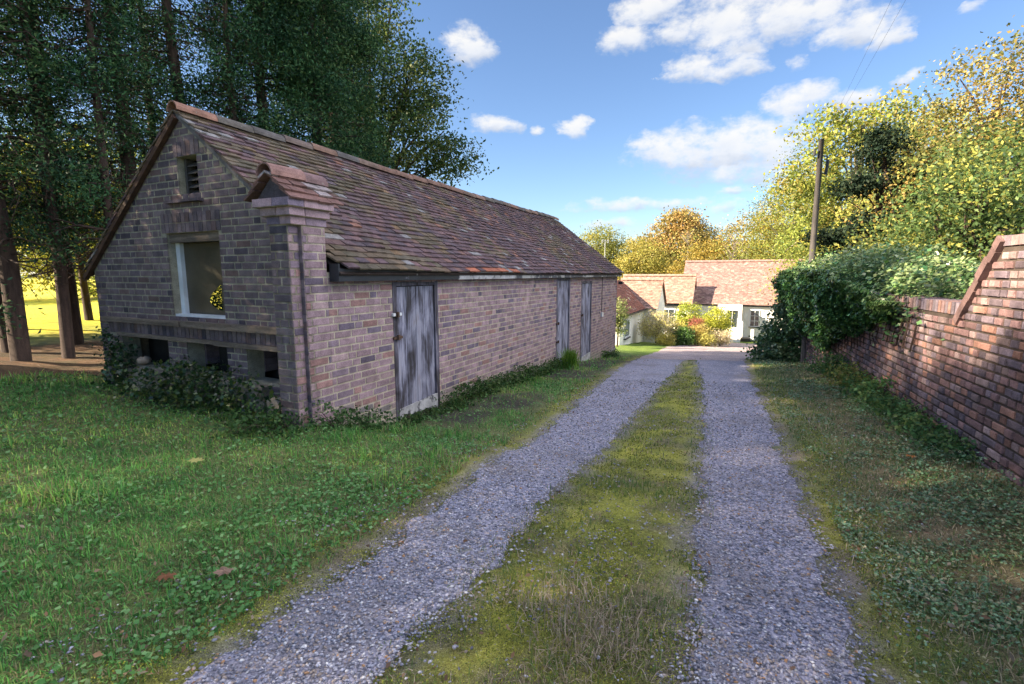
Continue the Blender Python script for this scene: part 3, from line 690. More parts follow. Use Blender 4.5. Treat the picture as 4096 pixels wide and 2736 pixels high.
# pale stone lying in the left pocket
def blob(name, c, r, m, label, cat, seed=0, sq=(1, 1, 1)):
    rr = R(seed); vs = []; n, k = 9, 7
    for i in range(k):
        th = pi * (i + .5) / k
        for j in range(n):
            ph = 2 * pi * j / n; f = r * (.85 + .3 * rr.rand())
            vs.append((c[0] + f * sq[0] * sin(th) * cos(ph), c[1] + f * sq[1] * sin(th) * sin(ph), c[2] + f * sq[2] * cos(th)))
    fs = [(i * n + j, i * n + (j + 1) % n, (i + 1) * n + (j + 1) % n, (i + 1) * n + j) for i in range(k - 1) for j in range(n)] + [tuple(range(n)), tuple((k - 1) * n + n - 1 - j for j in range(n))]
    return props(obj(name, vs, fs, m, None, None, True), label, cat)
blob('stone', S(GS + .02, 3.20, .53), .07, M['stone'], 'pale buff stone lying in the left brick pocket under the window', 'stone', 4, (1.1, 1.2, .72))

# ------------------------------------------------------------------ right hand garden wall
WA = np.array([3.99, 3.8]); WB = np.array([6.33, 9.5]); wd = (WB - WA) / np.linalg.norm(WB - WA); wn = np.array([-wd[1], wd[0]])
def Wl(u, v, d):  # u along wall from WA, d outward to the lane
    p = WA + wd * u + wn * d; return (p[0], p[1], v)
gwall = thing('garden_wall', 'old red brown brick wall beside the lane with raking coping and ivy', 'wall', (WA[0], WA[1], 0), math.atan2(wd[1], wd[0]))
U0, U1, U2 = -5.5, .97, 9.3   # end of the tall part, end of the wall
rg = R(21); mb = MB(); foot = lambda u: float(G(*Wl(u, 0, 0)[:2], micro=False)) - .12
wjit = dict(bh=.078, jn=.021, proud=.016, jit=.009, L=.215, hdr=.55, er=.003, mortar=(.09, .07, .06), thick=.15, flemish=True)
toprake = lambda u: 1.83 if u < .35 else (1.83 - (u - .35) * (1.83 - 1.16) / .60 if u < .95 else 1.205)
brick_wall(mb, Wl, U0, U2, -.75, 1.83, [], pal_red, rg, top=toprake, bot=foot, ubr=[.35, .65, .95, .96], **wjit)
brick_wall(mb, lambda u, v, d: Wl(U2 + d, v, -u), 0, .3, -.75, 1.2, [], pal_red, rg, **wjit)
def WlB(u, v, d): return Wl(u, v, -.30 - d)
brick_wall(mb, WlB, U0, U2, -.75, 1.83, [], pal_red, rg, top=toprake, ubr=[.35, .65, .95, .96], **wjit)
mb.build('wall_face', M['brick'], gwall)
mb = MB(); u = .975
Bw = lambda a, b, z: Wl(a, z, b)
while u < U2 - .03:
    c = tuple(np.array(pal_red(rg, 0, 0)) * 1.05 + .03); mb.box(Bw, u + .006, u + .066, -.31, .014 + rg.rand() * .006, 1.208, 1.325 + rg.rand() * .008, c); u += .077
u = U0
while u < .34:
    c = tuple(np.array(pal_red(rg, 0, 0)) + .02); mb.box(Bw, u + .004, u + .106, -.31, .014 + rg.rand() * .006, 1.835, 1.915 + rg.rand() * .006, c); u += .11
mb.build('wall_coping', M['brick'], gwall)
mb = MB(); ru = np.array([.96 - .33, -(1.90 - 1.14)]); rl = np.linalg.norm(ru); ru /= rl; rv = np.array([-ru[1], ru[0]])
def Rk(a, b, c):  # a along rake, b across wall, c normal to rake (up)
    p = np.array([.33, 1.90]) + ru * a + rv * c; return Wl(p[0], p[1], b)
a = 0
while a < rl - .03:
    ln = .22 if rg.rand() < .6 else .11; ln = min(ln, rl - a)
    for b0, b1 in ((-.31, -.14), (-.133, .045)):
        c = tuple(np.array((.19, .12, .115)) * (.6 + .8 * rg.rand())); mb.box(Rk, a + .004, a + ln - .004, b0, b1 + rg.rand() * .012, -.045 + rg.rand() * .008, .045 - rg.rand() * .010, c)
    a += ln
mb.build('raking_coping', M['brick'], gwall)

# ------------------------------------------------------------------ utility pole
pb = np.array([7.22, 11.79]); pzb = float(G(*pb, micro=False)); ptop = np.array([7.36, 12.05])
upole = thing('utility_pole', 'slim weathered timber utility pole rising through the ivy beside the lane', 'utility pole', (pb[0], pb[1], pzb))
mb = MB(); mb.tube([(pb[0], pb[1], pzb - .3), (pb[0] * .5 + ptop[0] * .5, (pb[1] + ptop[1]) / 2, pzb + 2.9), (ptop[0], ptop[1], 4.78)], [.075, .066, .056], 12, (1, 1, 1)); mb.build('pole', M['pole'], upole, smooth=True)
mb = MB(); x, y = ptop
mb.tube([(x + .0, y, 4.42), (x + .17, y, 4.40), (x + .17, y, 4.32)], .014, 6); mb.tube([(x + .17, y, 3.98), (x + .19, y, 4.2), (x + .19, y, 4.32)], .035, 8); mb.tube([(x, y, 4.02), (x + .17, y, 3.99)], .014, 6)
mb.build('pole_bracket', M['cable'], upole)
mb = MB(); mb.tube([(x - .17, y - .05, 4.40), (x - .17, y - .05, 4.56)], .028, 8); mb.tube([(x - .17, y - .05, 4.42), (x, y, 4.42)], .01, 6); mb.build('insulator', M['cable'], upole)
for dx in (0, .09):
    mb = MB(); p0 = np.array([x + dx * .6, y, 4.74]); p1 = np.array([2.2 + dx * 3, 1.5, 5.2]); pts = []
    for k in range(13):
        f = k / 12; p = p0 * (1 - f) + p1 * f; p[2] -= .25 * 4 * f * (1 - f) * .5; pts.append(p)
    mb.tube(pts, .0014, 5); mb.build('overhead_wire', M['cable'], upole)

# ------------------------------------------------------------------ far cottage (q across, t away)
house = thing('white_cottage', 'white rendered cottage with red tiled roofs and porch at the end of the lane', 'house', Q(36, -1, -2.95), ANG - pi / 2)
H = lambda q, t, z: Q(t, q, z)
def pal_ht(base):
    def f(r, u, v):
        k = .75 + .45 * r.rand(); c = np.array(base) * k
        if r.rand() < .05: c = np.array((.42, .30, .25))
        return tuple(c)
    return f
def gable_roof(name, q0, q1, te, tr, ze, zr, base, parent, both=True, tw=.20, rows=None):
    L = math.hypot(tr - te + .0, zr - ze); c, s_ = (tr - te) / L, (zr - ze) / L; mb = MB(); rr = R(int(q0 * 10) & 1023)
    rows = rows or int(L / .13); g = L / rows
    tile_slope(mb, lambda u, v, o: H(u, te + v * c - o * s_, ze + v * s_ + o * c), q0, q1, L, rows, g, tw, rr, pal_ht(base))
    if both: tile_slope(mb, lambda u, v, o: H(u, 2 * tr - te - v * c + o * s_, ze + v * s_ + o * c), q0, q1, L, rows, g, tw * 2, rr, pal_ht(base))
    u = q0
    while u < q1:
        ridge_tile(mb, H(u, tr, zr + .08), H(min(u + .44, q1), tr, zr + .07), (0, 0, 1), (A2[0], A2[1], 0), .13, tuple(np.array(base) * 1.05)); u += .45
    return mb.build(name, M['tile'], parent)
RED = (.36, .215, .17); PINK = (.31, .19, .17)
def wall_box(name, q0, q1, t0, t1, z0, z1, ridge=None, parent=house):
    mb = MB(); mb.box(H, q0, q1, t0, t1, z0, z1)
    if ridge:
        tr, zr = ridge; mb.add([H(q0, t0, z1), H(q1, t0, z1), H(q1, t1, z1), H(q0, t1, z1), H(q0, tr, zr), H(q1, tr, zr)], [(0, 1, 5, 4), (1, 2, 5), (2, 3, 4, 5), (3, 0, 4)])
    return mb.build(name, M['render'], parent)
# big block C
wall_box('main_wall', -4.2, 7.0, 36.9, 43.5, -3.3, -.42, (40.2, 2.45))
gable_roof('main_roof', -4.3, 7.2, 36.6, 40.2, -.47, 2.55, PINK, house)
# middle block B
wall_box('middle_wall', -8.3, -3.32, 35.45, 38.7, -3.3, -.42, (37.1, 1.4))
gable_roof('middle_roof', -8.4, -3.2, 35.15, 37.1, -.40, 1.50, RED, house)
# left block A
wall_box('left_wall', -9.1, -4.72, 29.75, 33.1, -3.3, -.42, (31.4, 1.15))
gable_roof('left_roof', -7.25, -4.6, 29.45, 31.4, -.42, 1.25, RED, house)
# wing toward the lane, ridge along t
mb = MB(); WQ = -5.45; wqr = -7.3
mb.box(H, -9.15, WQ, 23.55, 29.75, -3.3, -.42); mb.add([H(-9.15, 23.55, -.42), H(WQ, 23.55, -.42), H(wqr, 23.55, 1.15)], [(0, 1, 2)])
mb.build('wing_wall', M['render'], house)
mb = MB(); Lw = math.hypot(1.95, 1.67); rr = R(5)
for sg in (1, -1):
    tile_slope(mb, lambda u, v, o: H(wqr + sg * (2.0 - v * 2.0 / Lw + o * 1.67 / Lw), u, -.42 + v * 1.67 / Lw + o * 2.0 / Lw), 23.4, 31.4 if sg < 0 else 31.3, Lw, 19, Lw / 19, .2, rr, pal_ht((.26, .11, .08)))
mb.build('wing_roof', M['tile'], house)
for bx_ in ((WQ, WQ + .22, 23.4, 29.5, -.50, -.43), (-5.2, -3.25, 35.3, 35.45, -.62, -.44), (-3.2, 7, 36.75, 36.9, -.58, -.5)):
    mb = MB(); mb.box(H, *bx_); mb.build('eaves_board', M['black_paint'], house)
def window(q0, q1, t, z0, z1, nv=2, nh=1, side=False):
    FF = (lambda a, b, z: H(WQ + b, a, z)) if side else (lambda a, b, z: H(a, t - b, z))
    g = MB(); g.box(FF, q0, q1, .004, .012, z0, z1); gl = g.build('window', M['glass'], house)
    f = MB(); e = .05
    f.box(FF, q0 - e, q0, .002, .05, z0 - e, z1 + e); f.box(FF, q1, q1 + e, .002, .05, z0 - e, z1 + e); f.box(FF, q0, q1, .002, .05, z1, z1 + e); f.box(FF, q0, q1, .002, .06, z0 - e, z0)
    for k in range(1, nv): x = q0 + (q1 - q0) * k / nv; f.box(FF, x - .018, x + .018, .013, .04, z0, z1)
    for k in range(1, nh): z = z0 + (z1 - z0) * k / nh; f.box(FF, q0, q1, .013, .036, z - .015, z + .015)
    f.build('window_frame', M['white_paint'], gl)
    s_ = MB(); s_.box(FF, q0 - .1, q1 + .1, .0, .12, z0 - e - .06, z0 - e - .002); s_.build('window_sill', M['pole'], gl)
window(24.6, 25.6, 0, -1.6, -.75, 3, 1, side=True)
window(-5.15, -4.4, 35.45, -1.9, -.85, 2, 1)
window(.45, .95, 36.9, -1.9, -.85, 2, 3)
# porch
pc = MB(); pc.box(H, -1.6, -.1, 35.55, 36.9, -1.0 + .42, -.45); pc.box(H, -.32, -.1, 35.55, 35.8, -3.2, -.58); pc.box(H, -1.6, -.32, 35.6, 35.75, -.80, -.58); pc.box(H, -1.05, -.32, 35.62, 35.78, -3.2, -1.95); pc.box(H, -1.6, -1.42, 35.62, 35.8, -3.2, -.58)
pch = pc.build('porch', M['render'], house)
mb = MB(); mb.box(H, -1.0, -.36, 35.70, 35.71, -1.92, -.82); mb.build('porch_glass', M['glass'], pch)
mb = MB(); mb.box(H, -1.04, -.99, 35.66, 35.74, -1.95, -.8); mb.box(H, -.70, -.67, 35.66, 35.72, -1.92, -.82); mb.box(H, -1.05, -.32, 35.64, 35.76, -1.98, -1.92); mb.build('porch_frame', M['white_paint'], pch)
mb = MB(); mb.box(H, -.02, .28, 36.86, 36.90, -2.7, -1.0); mb.build('front_door', M['white_paint'], house)
mb = MB(); mb.box(H, -.1, .5, 36.2, 36.9, -3.2, -2.72); mb.build('door_step', M['pole'], house)

# ------------------------------------------------------------------ foliage
def leaves(C, size, cols, rnd, up=.3, asp=.6, nrm=None):
    n = len(C); C = np.asarray(C, float)
    N_ = rnd.normal(size=(n, 3)); N_[:, 2] += up * 2
    if nrm is not None: N_ = N_ * .55 + nrm * 1.2
    N_ /= np.linalg.norm(N_, axis=1)[:, None] + 1e-9
    r = rnd.normal(size=(n, 3)); X = np.cross(N_, r); X /= np.linalg.norm(X, axis=1)[:, None] + 1e-9; Y = np.cross(N_, X)
    s = np.asarray(size).reshape(-1, 1) * np.ones((n, 1))
    V = np.stack([C - X * s * .5, C + Y * s * .5 * asp + N_ * s * .08, C + X * s * .5, C - Y * s * .5 * asp + N_ * s * .08], 1).reshape(-1, 3)
    F = np.arange(n * 4).reshape(n, 4)
    return V, F, np.repeat(cols, 4, axis=0)
def pick(pal, n, rnd, var=.25, k=1.):
    p = np.array(pal, float) * k; c = p[rnd.randint(0, len(p), n)]
    return c * (1 - var + 2 * var * rnd.rand(n, 1))
def crown_points(blobs, n, rnd, clump=.35, nper=40, shell=.55):
    """blobs: (cx,cy,cz,rx,ry,rz). returns points and clump ids"""
    vol = np.array([b[3] * b[4] + b[4] * b[5] + b[3] * b[5] for b in blobs]); vol = vol / vol.sum()
    nc = max(1, n // nper); ids = rnd.choice(len(blobs), nc, p=vol); B_ = np.array(blobs)[ids]
    d = rnd.normal(size=(nc, 3)); d /= np.linalg.norm(d, axis=1)[:, None]; rad = shell + (1.06 - shell) * rnd.rand(nc, 1) ** .7
    cc = B_[:, :3] + d * rad * B_[:, 3:6]
    cid = np.repeat(np.arange(nc), nper); k = len(cid)
    sc = clump * (.6 + .8 * rnd.rand(nc))[cid][:, None]
    p = cc[cid] + rnd.normal(size=(k, 3)) * sc * np.array([1, 1, .6])
    return p, cid, cc
YG = [(.36, .38, .08), (.28, .31, .07), (.44, .40, .10), (.20, .24, .06)]; BR = []
def tree(name, label, cat, base, trunk_h, tr, blobs, n, lsize, pal, seed, m='leaf', bark='bark', clump=.4, nper=40, shell=.5, limbs=10, group=None, lean=(0, 0), asp=.6, var=.25):
    """blobs relative to base"""
    rnd = R(seed); t = thing(name, label, cat, base, 0, group); b = np.array(base, float)
    B_ = [(b[0] + q[0], b[1] + q[1], b[2] + q[2], q[3], q[4], q[5]) for q in blobs]
    p, cid, cc = crown_points(B_, n, rnd, clump, nper, shell)
    cl = pick(pal, cid.max() + 1, rnd, var, .80 if pal in (YG, BR) else 1.)[cid] * (.85 + .3 * rnd.rand(len(cid), 1))
    V, F, c = leaves(p, lsize * (.7 + .6 * rnd.rand(len(p))), cl, rnd, asp=asp)
    obj('foliage', V, F, M[m], t, c)
    mb = MB(); top = b + np.array([lean[0], lean[1], trunk_h]); mid = (b + top) / 2 + np.array([rnd.rand() - .5, rnd.rand() - .5, 0]) * .25 * min(1, trunk_h / 4)
    mb.tube([b - [0, 0, .2], b + (mid - b) * .5, mid, top], [tr * 1.25, tr, tr * .8, tr * .45], 8)
    sel = cc[rnd.choice(len(cc), min(limbs, len(cc)), replace=False)]
    for e in sel:
        f = .35 + .6 * rnd.rand(); s_ = b + (top - b) * f; m_ = (s_ + e) / 2 + [0, 0, .12 * np.linalg.norm(e - s_)]
        mb.tube([s_, m_, e], [tr * .42, tr * .22, tr * .08], 5, cap=False)
    mb.build('trunk', M[bark], t, smooth=True)
    return t
GZ = lambda x, y: float(G(x, y, micro=False))

# conifers: three variants, then copies
def conifer(seed, h, tr, bare, dens, width, dead):
    rnd = R(seed); t = thing('conifer', '', 'conifer tree', (0, 0, 0))
    mb = MB(); pts = [(0, 0, -.3)] + [((rnd.rand() - .5) * .12, (rnd.rand() - .5) * .12, h * k / 6) for k in range(1, 7)]
    mb.tube(pts, [tr * 1.1, tr, tr * .9, tr * .75, tr * .6, tr * .4, tr * .1], 9); mb.build('trunk', M['bark'], t, smooth=True)
    br = MB(); C = []; K = []
    for i in range(dead + int(dens)):
        isdead = i < dead; z = (rnd.rand() * (h * .85 - 1.5) + 1.5) if isdead else bare + (h - bare) * rnd.rand() ** .95
        an = rnd.rand() * 2 * pi; ln = (width * (1 - .55 * z / h)) * (.5 + .6 * rnd.rand())
        if isdead: ln *= .75
        dr = -.12 - .25 * rnd.rand() - (.35 * rnd.rand() if isdead else 0); p = [np.array([cos(an) * ln * f, sin(an) * ln * f, z + dr * ln * f * f + .12 * ln * f]) for f in (0, .35, .7, 1)]
        p[1] += rnd.normal(size=3) * .06; p[2] += rnd.normal(size=3) * .10
        r0 = .018 if isdead else .026
        br.tube(p, [r0, r0 * .7, r0 * .45, r0 * .2], 4, cap=False)
        if isdead:
            for k in range(3):
                f = .3 + .6 * rnd.rand(); o = p[0] * (1 - f) + p[3] * f; e = o + rnd.normal(size=3) * .22; br.tube([o, e], [.007, .003], 3, cap=False)
        if not isdead:
            nc = int(5 + 4 * ln)
            for k in range(nc):
                f = .25 + .8 * rnd.rand(); o = p[1] * (1 - f) + p[3] * f if f > .3 else p[1]
                o = o + rnd.normal(size=3) * [.16, .16, .1]; g = rnd.normal(size=(44, 3)) * [.15, .15, .17] + o - [0, 0, .05]
                C.append(g); K.append(np.repeat(pick([(.026, .078, .036), (.042, .112, .042), (.017, .052, .028), (.08, .145, .05)], 1, rnd), 44, 0))
    br.build('branches', M['bark'], t)
    C = np.concatenate(C); K = np.concatenate(K)
    V, F, c = leaves(C, .085 * (.5 + .9 * rnd.rand(len(C))), K, rnd, up=-.1, asp=.32)
    obj('foliage', V, F, M['needle'], t, c)
    return t
cv = [conifer(1, 9.6, .125, 2.5, 44, 1.9, 100), conifer(2, 10.2, .095, 2.3, 56, 1.8, 100), conifer(3, 10.0, .15, 2.5, 34, 1.8, 120), conifer(4, 9.8, .16, .9, 190, 2.1, 20)]
# (t, q, variant, scale, label)
RW = [(3.85, -11.5, 0, 1.05, 'thickest conifer trunk at the left edge of the photo, dark crown above'),
      (4.55, -11.6, 1, 1.0, 'slim conifer between the thick left trunk and the barn, bright field behind'),
      (5.2, -11.0, 1, .9, 'thin conifer with bare twiggy stem just left of the barn gable'),
      (4.2, -13.0, 1, 1.05, 'conifer of the back row seen between the two left trunks'), (5.4, -13.4, 2, 1.05, 'back row conifer seen just left of the barn gable'), (7.2, -13.0, 1, 1.05, 'back row conifer seen over the left roof slope'),
      (5.9, -11.6, 2, 1.0, 'conifer rising behind the left slope of the gable roof'),
      (6.8, -11.2, 2, 1.03, 'conifer with reddish bare branches behind the gable peak'),
      (7.6, -10.6, 1, 1.0, 'dense dark conifer directly right of the gable peak'),
      (8.7, -10.9, 3, 1.06, 'dense conifer behind the near third of the roof ridge'),
      (9.8, -10.4, 3, 1.1, 'second dense conifer to the right behind the ridge'),
      (10.9, -10.9, 3, 1.12, 'last conifer of the row, beside the oak')]
for k, (t, q, v, sc, lab) in enumerate(RW):
    o = copy_tree(cv[v]); p = Q(t, q, 0); o.location = (p[0], p[1], GZ(p[0], p[1])); o.scale = (sc, sc, sc); o.rotation_euler = (0, 0, k * 1.9)
    o['label'] = lab; o['group'] = 'conifers in a row behind the barn'
# the same row carries on towards and past the viewer, out of frame, and shades the lane
for k, (t, q, v, sc) in enumerate([(2.6, -11.6, 1, 1.1), (1.2, -11.2, 3, 1.1), (-.2, -11.5, 3, 1.0), (-1.4, -11.0, 1, 1.0), (-2.7, -11.6, 3, .95), (-3.9, -11.2, 3, .98), (-5.4, -11.5, 2, .95), (-6.9, -11.0, 3, 1.15), (-8.4, -11.4, 3, 1.12), (-10.0, -11.1, 3, 1.1), (-11.8, -11.5, 3, 1.05)]):
    o = copy_tree(cv[v]); p = Q(t, q, 0); o.location = (p[0], p[1], GZ(p[0], p[1])); o.scale = (sc, sc, sc); o.rotation_euler = (0, 0, k * 2.3 + 1)
    o['label'] = 'conifer further along the row, out of the photo beyond its left edge'; o['group'] = 'conifers in a row behind the barn'
for o in cv:
    for ch in list(o.children): bpy.data.objects.remove(ch)
    bpy.data.objects.remove(o)

YG = [(.36, .38, .08), (.28, .31, .07), (.44, .40, .10), (.20, .24, .06)]
OG = [(.10, .15, .035), (.055, .10, .025), (.15, .19, .045)]
# oak behind the end of the conifer row
tree('oak_tree', 'dark green oak reaching out from behind the conifers over the roof ridge', 'oak tree', (-4.75, 17.1, .1), 5.6, .22,
     [(q_[0] * .79, q_[1] * .79, q_[2] * .79 + .25, q_[3] * .79, q_[4] * .79, q_[5] * .79) for q_ in [(.6, 0, 7.2, 2.6, 2.3, 1.9), (1.9, .5, 9.6, 1.5, 1.8, 1.7), (-1.5, 0, 9.8, 2.3, 2, 2.4), (3.2, .6, 6.6, 1.4, 1.4, .95), (.0, 0, 12.0, 1.9, 1.6, 1.7)]], 30000, .115, [(.05, .10, .03), (.07, .12, .035), (.035, .075, .025), (.12, .15, .04)], 51, clump=.26, nper=34, shell=.35, limbs=30)
# sunlit trees across the field on the left
lt = [(-30, 22, 5, 'sunlit yellow green tree across the field, far left'), (-25, 27, 6, 'sunlit tree across the field seen between the left trunks'), (-21, 31, 5.5, 'sunlit bushy tree across the field left of the barn'), (-17, 35, 7, 'sunlit tree across the field, behind the gable end'), (-36, 17, 5.5, 'sunlit tree at the far left end of the field hedge'), (-13, 40, 7, 'sunlit tree across the field behind the roof')]
for k, (x, y, h, lab) in enumerate(lt):
    tree('field_tree', lab, 'tree', (x, y, .2), h * .7, .2, [(0, 0, h * .62, 3.2, 3.2, h * .42), (1.8, 1, h * .35, 2.4, 2.2, h * .32), (-2, .5, h * .4, 2.2, 2.4, h * .34)], 11000, .22, [(.50, .48, .08), (.58, .54, .12), (.34, .38, .06)], 60 + k, clump=.5, group='sunlit trees across the field')

for k, (t, q, lab) in enumerate([(5.2, -17.5, 'sunlit yellow leaved tree just past the conifers at the far left'), (7.6, -17.8, 'sunlit yellow leaved tree just past the conifers beside the gable'), (10.4, -18.2, 'sunlit yellow leaved tree past the conifers behind the gable'), (3.2, -18, 'sunlit yellow leaved tree past the thickest conifer trunk')]):
    p = Q(t, q, GZ(*Q(t, q, 0)[:2]))
    tree('meadow_tree', lab, 'tree', p, 4.0, .09, [(0, 0, 3.9, 1.7, 1.7, 1.5), (1.2, .6, 3.1, 1.2, 1.2, .9), (-1.1, -.6, 3.2, 1.2, 1.2, 1.0)], 8000, .14, [(.42, .42, .05), (.52, .50, .08), (.30, .34, .05)], 160 + k, clump=.3, nper=30, shell=.3, limbs=18, group='sunlit trees just past the conifers')
# ---- right hand side
tree('orange_oak', 'rounded orange brown autumn oak beyond the cottage', 'oak tree', (21.0, 62, -3.2), 7, .5, [(0, 0, 8.6, 4.0, 3, 3.6), (-3.2, 0, 7.2, 3, 2.5, 2.6), (3.0, 0, 7.4, 2.6, 2.4, 2.8), (.5, 0, 11.0, 2.2, 2, 1.9)], 24000, .30, [(.50, .32, .11), (.44, .31, .10), (.36, .31, .09), (.26, .22, .07)], 71, clump=.6)
fr_ = [(10.8, 60, 7.5, 3.6, 'yellow green bushy tree just right of the barn roof end', YG), (15.2, 57, 7.6, 3.4, 'pale yellow tree behind the left roof of the cottage', [(.40, .36, .08), (.30, .30, .07), (.45, .38, .10)]),
       (20.5, 52, 8.2, 3.4, 'low golden tree behind the cottage middle roof', [(.42, .30, .06), (.36, .28, .06), (.30, .26, .06)]), (25.2, 52, 11.0, 3.8, 'golden orange tree over the main roof ridge', [(.44, .28, .05), (.36, .26, .05), (.24, .22, .045)]),
       (29.0, 50, 14.0, 4.4, 'yellow green tree behind the right half of the main roof', [(.40, .36, .06), (.32, .34, .06), (.44, .32, .07)]), (24.0, 42, 14.6, 3.4, 'tall yellow green tree left of the utility pole', YG), (20.5, 31, 11.5, 2.8, 'loose green tree directly behind the utility pole', [(.28, .33, .06), (.36, .38, .08), (.18, .24, .05)]),
       (7.0, 66, 6.6, 3.5, 'distant yellow tree half hidden by the barn roof', YG)]
for k, (x, y, h, r_, lab, pl) in enumerate(fr_):
    z = GZ(x, y); h_ = h
    tree('autumn_tree', lab, 'tree', (x, y, z), h * .75, .22, [(0, 0, h * .72, r_ * .8, r_ * .7, h * .30), (r_ * .55, 0, h * .5, r_ * .65, r_ * .6, h * .30), (-r_ * .6, 0, h * .48, r_ * .7, r_ * .6, h * .28), (0, 0, h * .3, r_, r_ * .8, h * .25)], 24000, .20 if y > 45 else .155, pl, 80 + k, clump=.5, shell=.45, bark='pale_bark', group='autumn trees beyond the cottage')
# tall loose ash by the pole with sky showing through
tree('ash_tree', 'tall loose yellow green ash to the right of the pole with pale stems', 'ash tree', (16.9, 24.5, -1.3), 10, .2, [(-1.2, 0, 9.4, 1.9, 1.7, 1.5), (1.6, 0, 10.0, 1.8, 1.6, 1.3), (.2, 0, 6.6, 2.4, 2.2, 1.8), (-2.5, 0, 7.2, 1.6, 1.5, 1.3), (2.8, 0, 8.0, 1.8, 1.8, 1.6), (.5, 0, 4.2, 3, 2.2, 1.8)], 20000, .17, [(.25, .30, .05), (.32, .34, .07), (.15, .20, .04), (.36, .30, .07)], 95, clump=.32, nper=30, shell=.3, limbs=22, bark='pale_bark')
# dark holly like tree in front
tree('holly_tree', 'dark thin stemmed evergreen tree standing behind the ivy clad wall', 'holly tree', (10.6, 14.3, -.2), 5.6, .085, [(-.2, 0, 5.4, .8, .7, .5), (.45, .2, 4.6, .75, .6, .35), (-.75, 0, 4.3, .6, .6, .28), (0, 0, 3.3, .95, .8, .32), (-1.2, .2, 2.9, .7, .6, .25), (1.1, 0, 3.7, .6, .6, .35), (-.3, 0, 2.3, 1.2, .9, .3)], 13000, .10, [(.012, .028, .016), (.02, .04, .022), (.028, .045, .024)], 97, m='needle', clump=.15, nper=22, shell=.2, limbs=34)
# big trees on the right beyond the wall
BR = [(.42, .33, .08), (.50, .38, .12), (.26, .24, .06), (.15, .16, .045), (.46, .31, .10), (.10, .12, .035)]
rt_ = [(12.7, 13.4, 8.7, 2.3, 'tall golden birch rising out of the top right corner', BR, .12, 26000), (15.6, 18.5, 9.5, 2.9, 'yellow green tree between the ash and the golden birch', [(.36, .38, .08), (.20, .24, .06), (.44, .40, .10), (.11, .15, .045)], .15, 22000), (8.6, 9.3, 4.2, 1.5, 'green hazel right behind the tall part of the brick wall', [(.10, .17, .05), (.07, .12, .04), (.14, .2, .06), (.36, .36, .08)], .10, 16000), (10.9, 11.2, 5.6, 1.9, 'lit hazel behind the wall with bright yellow leaves', [(.50, .46, .10), (.22, .26, .06), (.12, .17, .045), (.07, .12, .035), (.09, .14, .05)], .11, 20000), (13.4, 15.9, 6.4, 2.6, 'dense bright bush like tree behind the ivy', [(.54, .50, .10), (.34, .36, .08), (.14, .18, .05), (.09, .12, .04)], .14, 20000), (16, 12.5, 9.5, 3, 'tall tree at the right edge behind the golden birch', BR, .15, 16000)]
for k, (x, y, h, r_, lab, pl, ls, n) in enumerate(rt_):
    z = GZ(x, y)
    tree('hedgerow_tree', lab, 'tree', (x, y, z), h * .8, .13, [(0, 0, h * .82, r_ * .6, r_ * .6, h * .17), (r_ * .5, 0, h * .62, r_ * .65, r_ * .6, h * .2), (-r_ * .5, .2, h * .56, r_ * .6, r_ * .6, h * .2), (0, 0, h * .35, r_, r_ * .9, h * .25), (-r_ * .3, -.3, h * .18, r_ * .9, r_ * .8, h * .18)], int(n * 1.7), ls * .78, pl, 110 + k, clump=.34, nper=60, shell=.35, limbs=24, group='trees behind the garden wall')
# bare saplings between oak and gold trees
for k, (x, y, h) in enumerate([(21.6, 48, 8.6), (23.4, 50, 8.2), (19.6, 55, 9.6)]):
    t = thing('bare_tree', ['thin nearly leafless tree on the skyline right of the orange oak', 'slight bare tree on the skyline left of the gold trees', 'thin twiggy tree top over the orange oak'][k], 'bare tree', (x, y, GZ(x, y)), 0, 'bare trees on the skyline')
    rnd = R(200 + k); mb = MB(); z0 = GZ(x, y)
    mb.tube([(x, y, z0), (x + .2, y, z0 + h * .5), (x, y, z0 + h)], [.1, .07, .02], 6)
    for j in range(46):
        f = .35 + .6 * rnd.rand(); a = rnd.rand() * 6.28; l = 1.9 * (1.15 - f) + .3; s_ = np.array([x, y, z0 + h * f])
        mb.tube([s_, s_ + [cos(a) * l * .5, sin(a) * l * .5, l * .5], s_ + [cos(a) * l, sin(a) * l, l * 1.1]], [.03, .02, .008], 4, cap=False)
    mb.build('trunk', M['pale_bark'], t)
    p = np.array([x, y, z0 + h * .75]) + rnd.normal(size=(500, 3)) * [1, 1, 1.2]; V, F, c = leaves(p, .2, pick(YG, 500, rnd), rnd); obj('foliage', V, F, M['leaf'], t, c)
# aerial mast
mx, my = 9.45, 50.0; mz = GZ(mx, my); t = thing('aerial_mast', 'thin grey mast with small aerial beyond the barn roof end', 'mast', (mx, my, mz))
mb = MB(); mb.tube([(mx, my, mz), (mx, my, 5.1)], .045, 6); mb.build('mast_pole', M['metal'], t); mb = MB(); mb.tube([(mx - .3, my, 4.95), (mx + .3, my, 4.95)], .05, 6); mb.tube([(mx - .3, my, 5.1), (mx - .3, my, 4.75)], .05, 6); mb.tube([(mx + .3, my, 5.1), (mx + .3, my, 4.75)], .05, 6); mb.build('aerial', M['metal'], t)

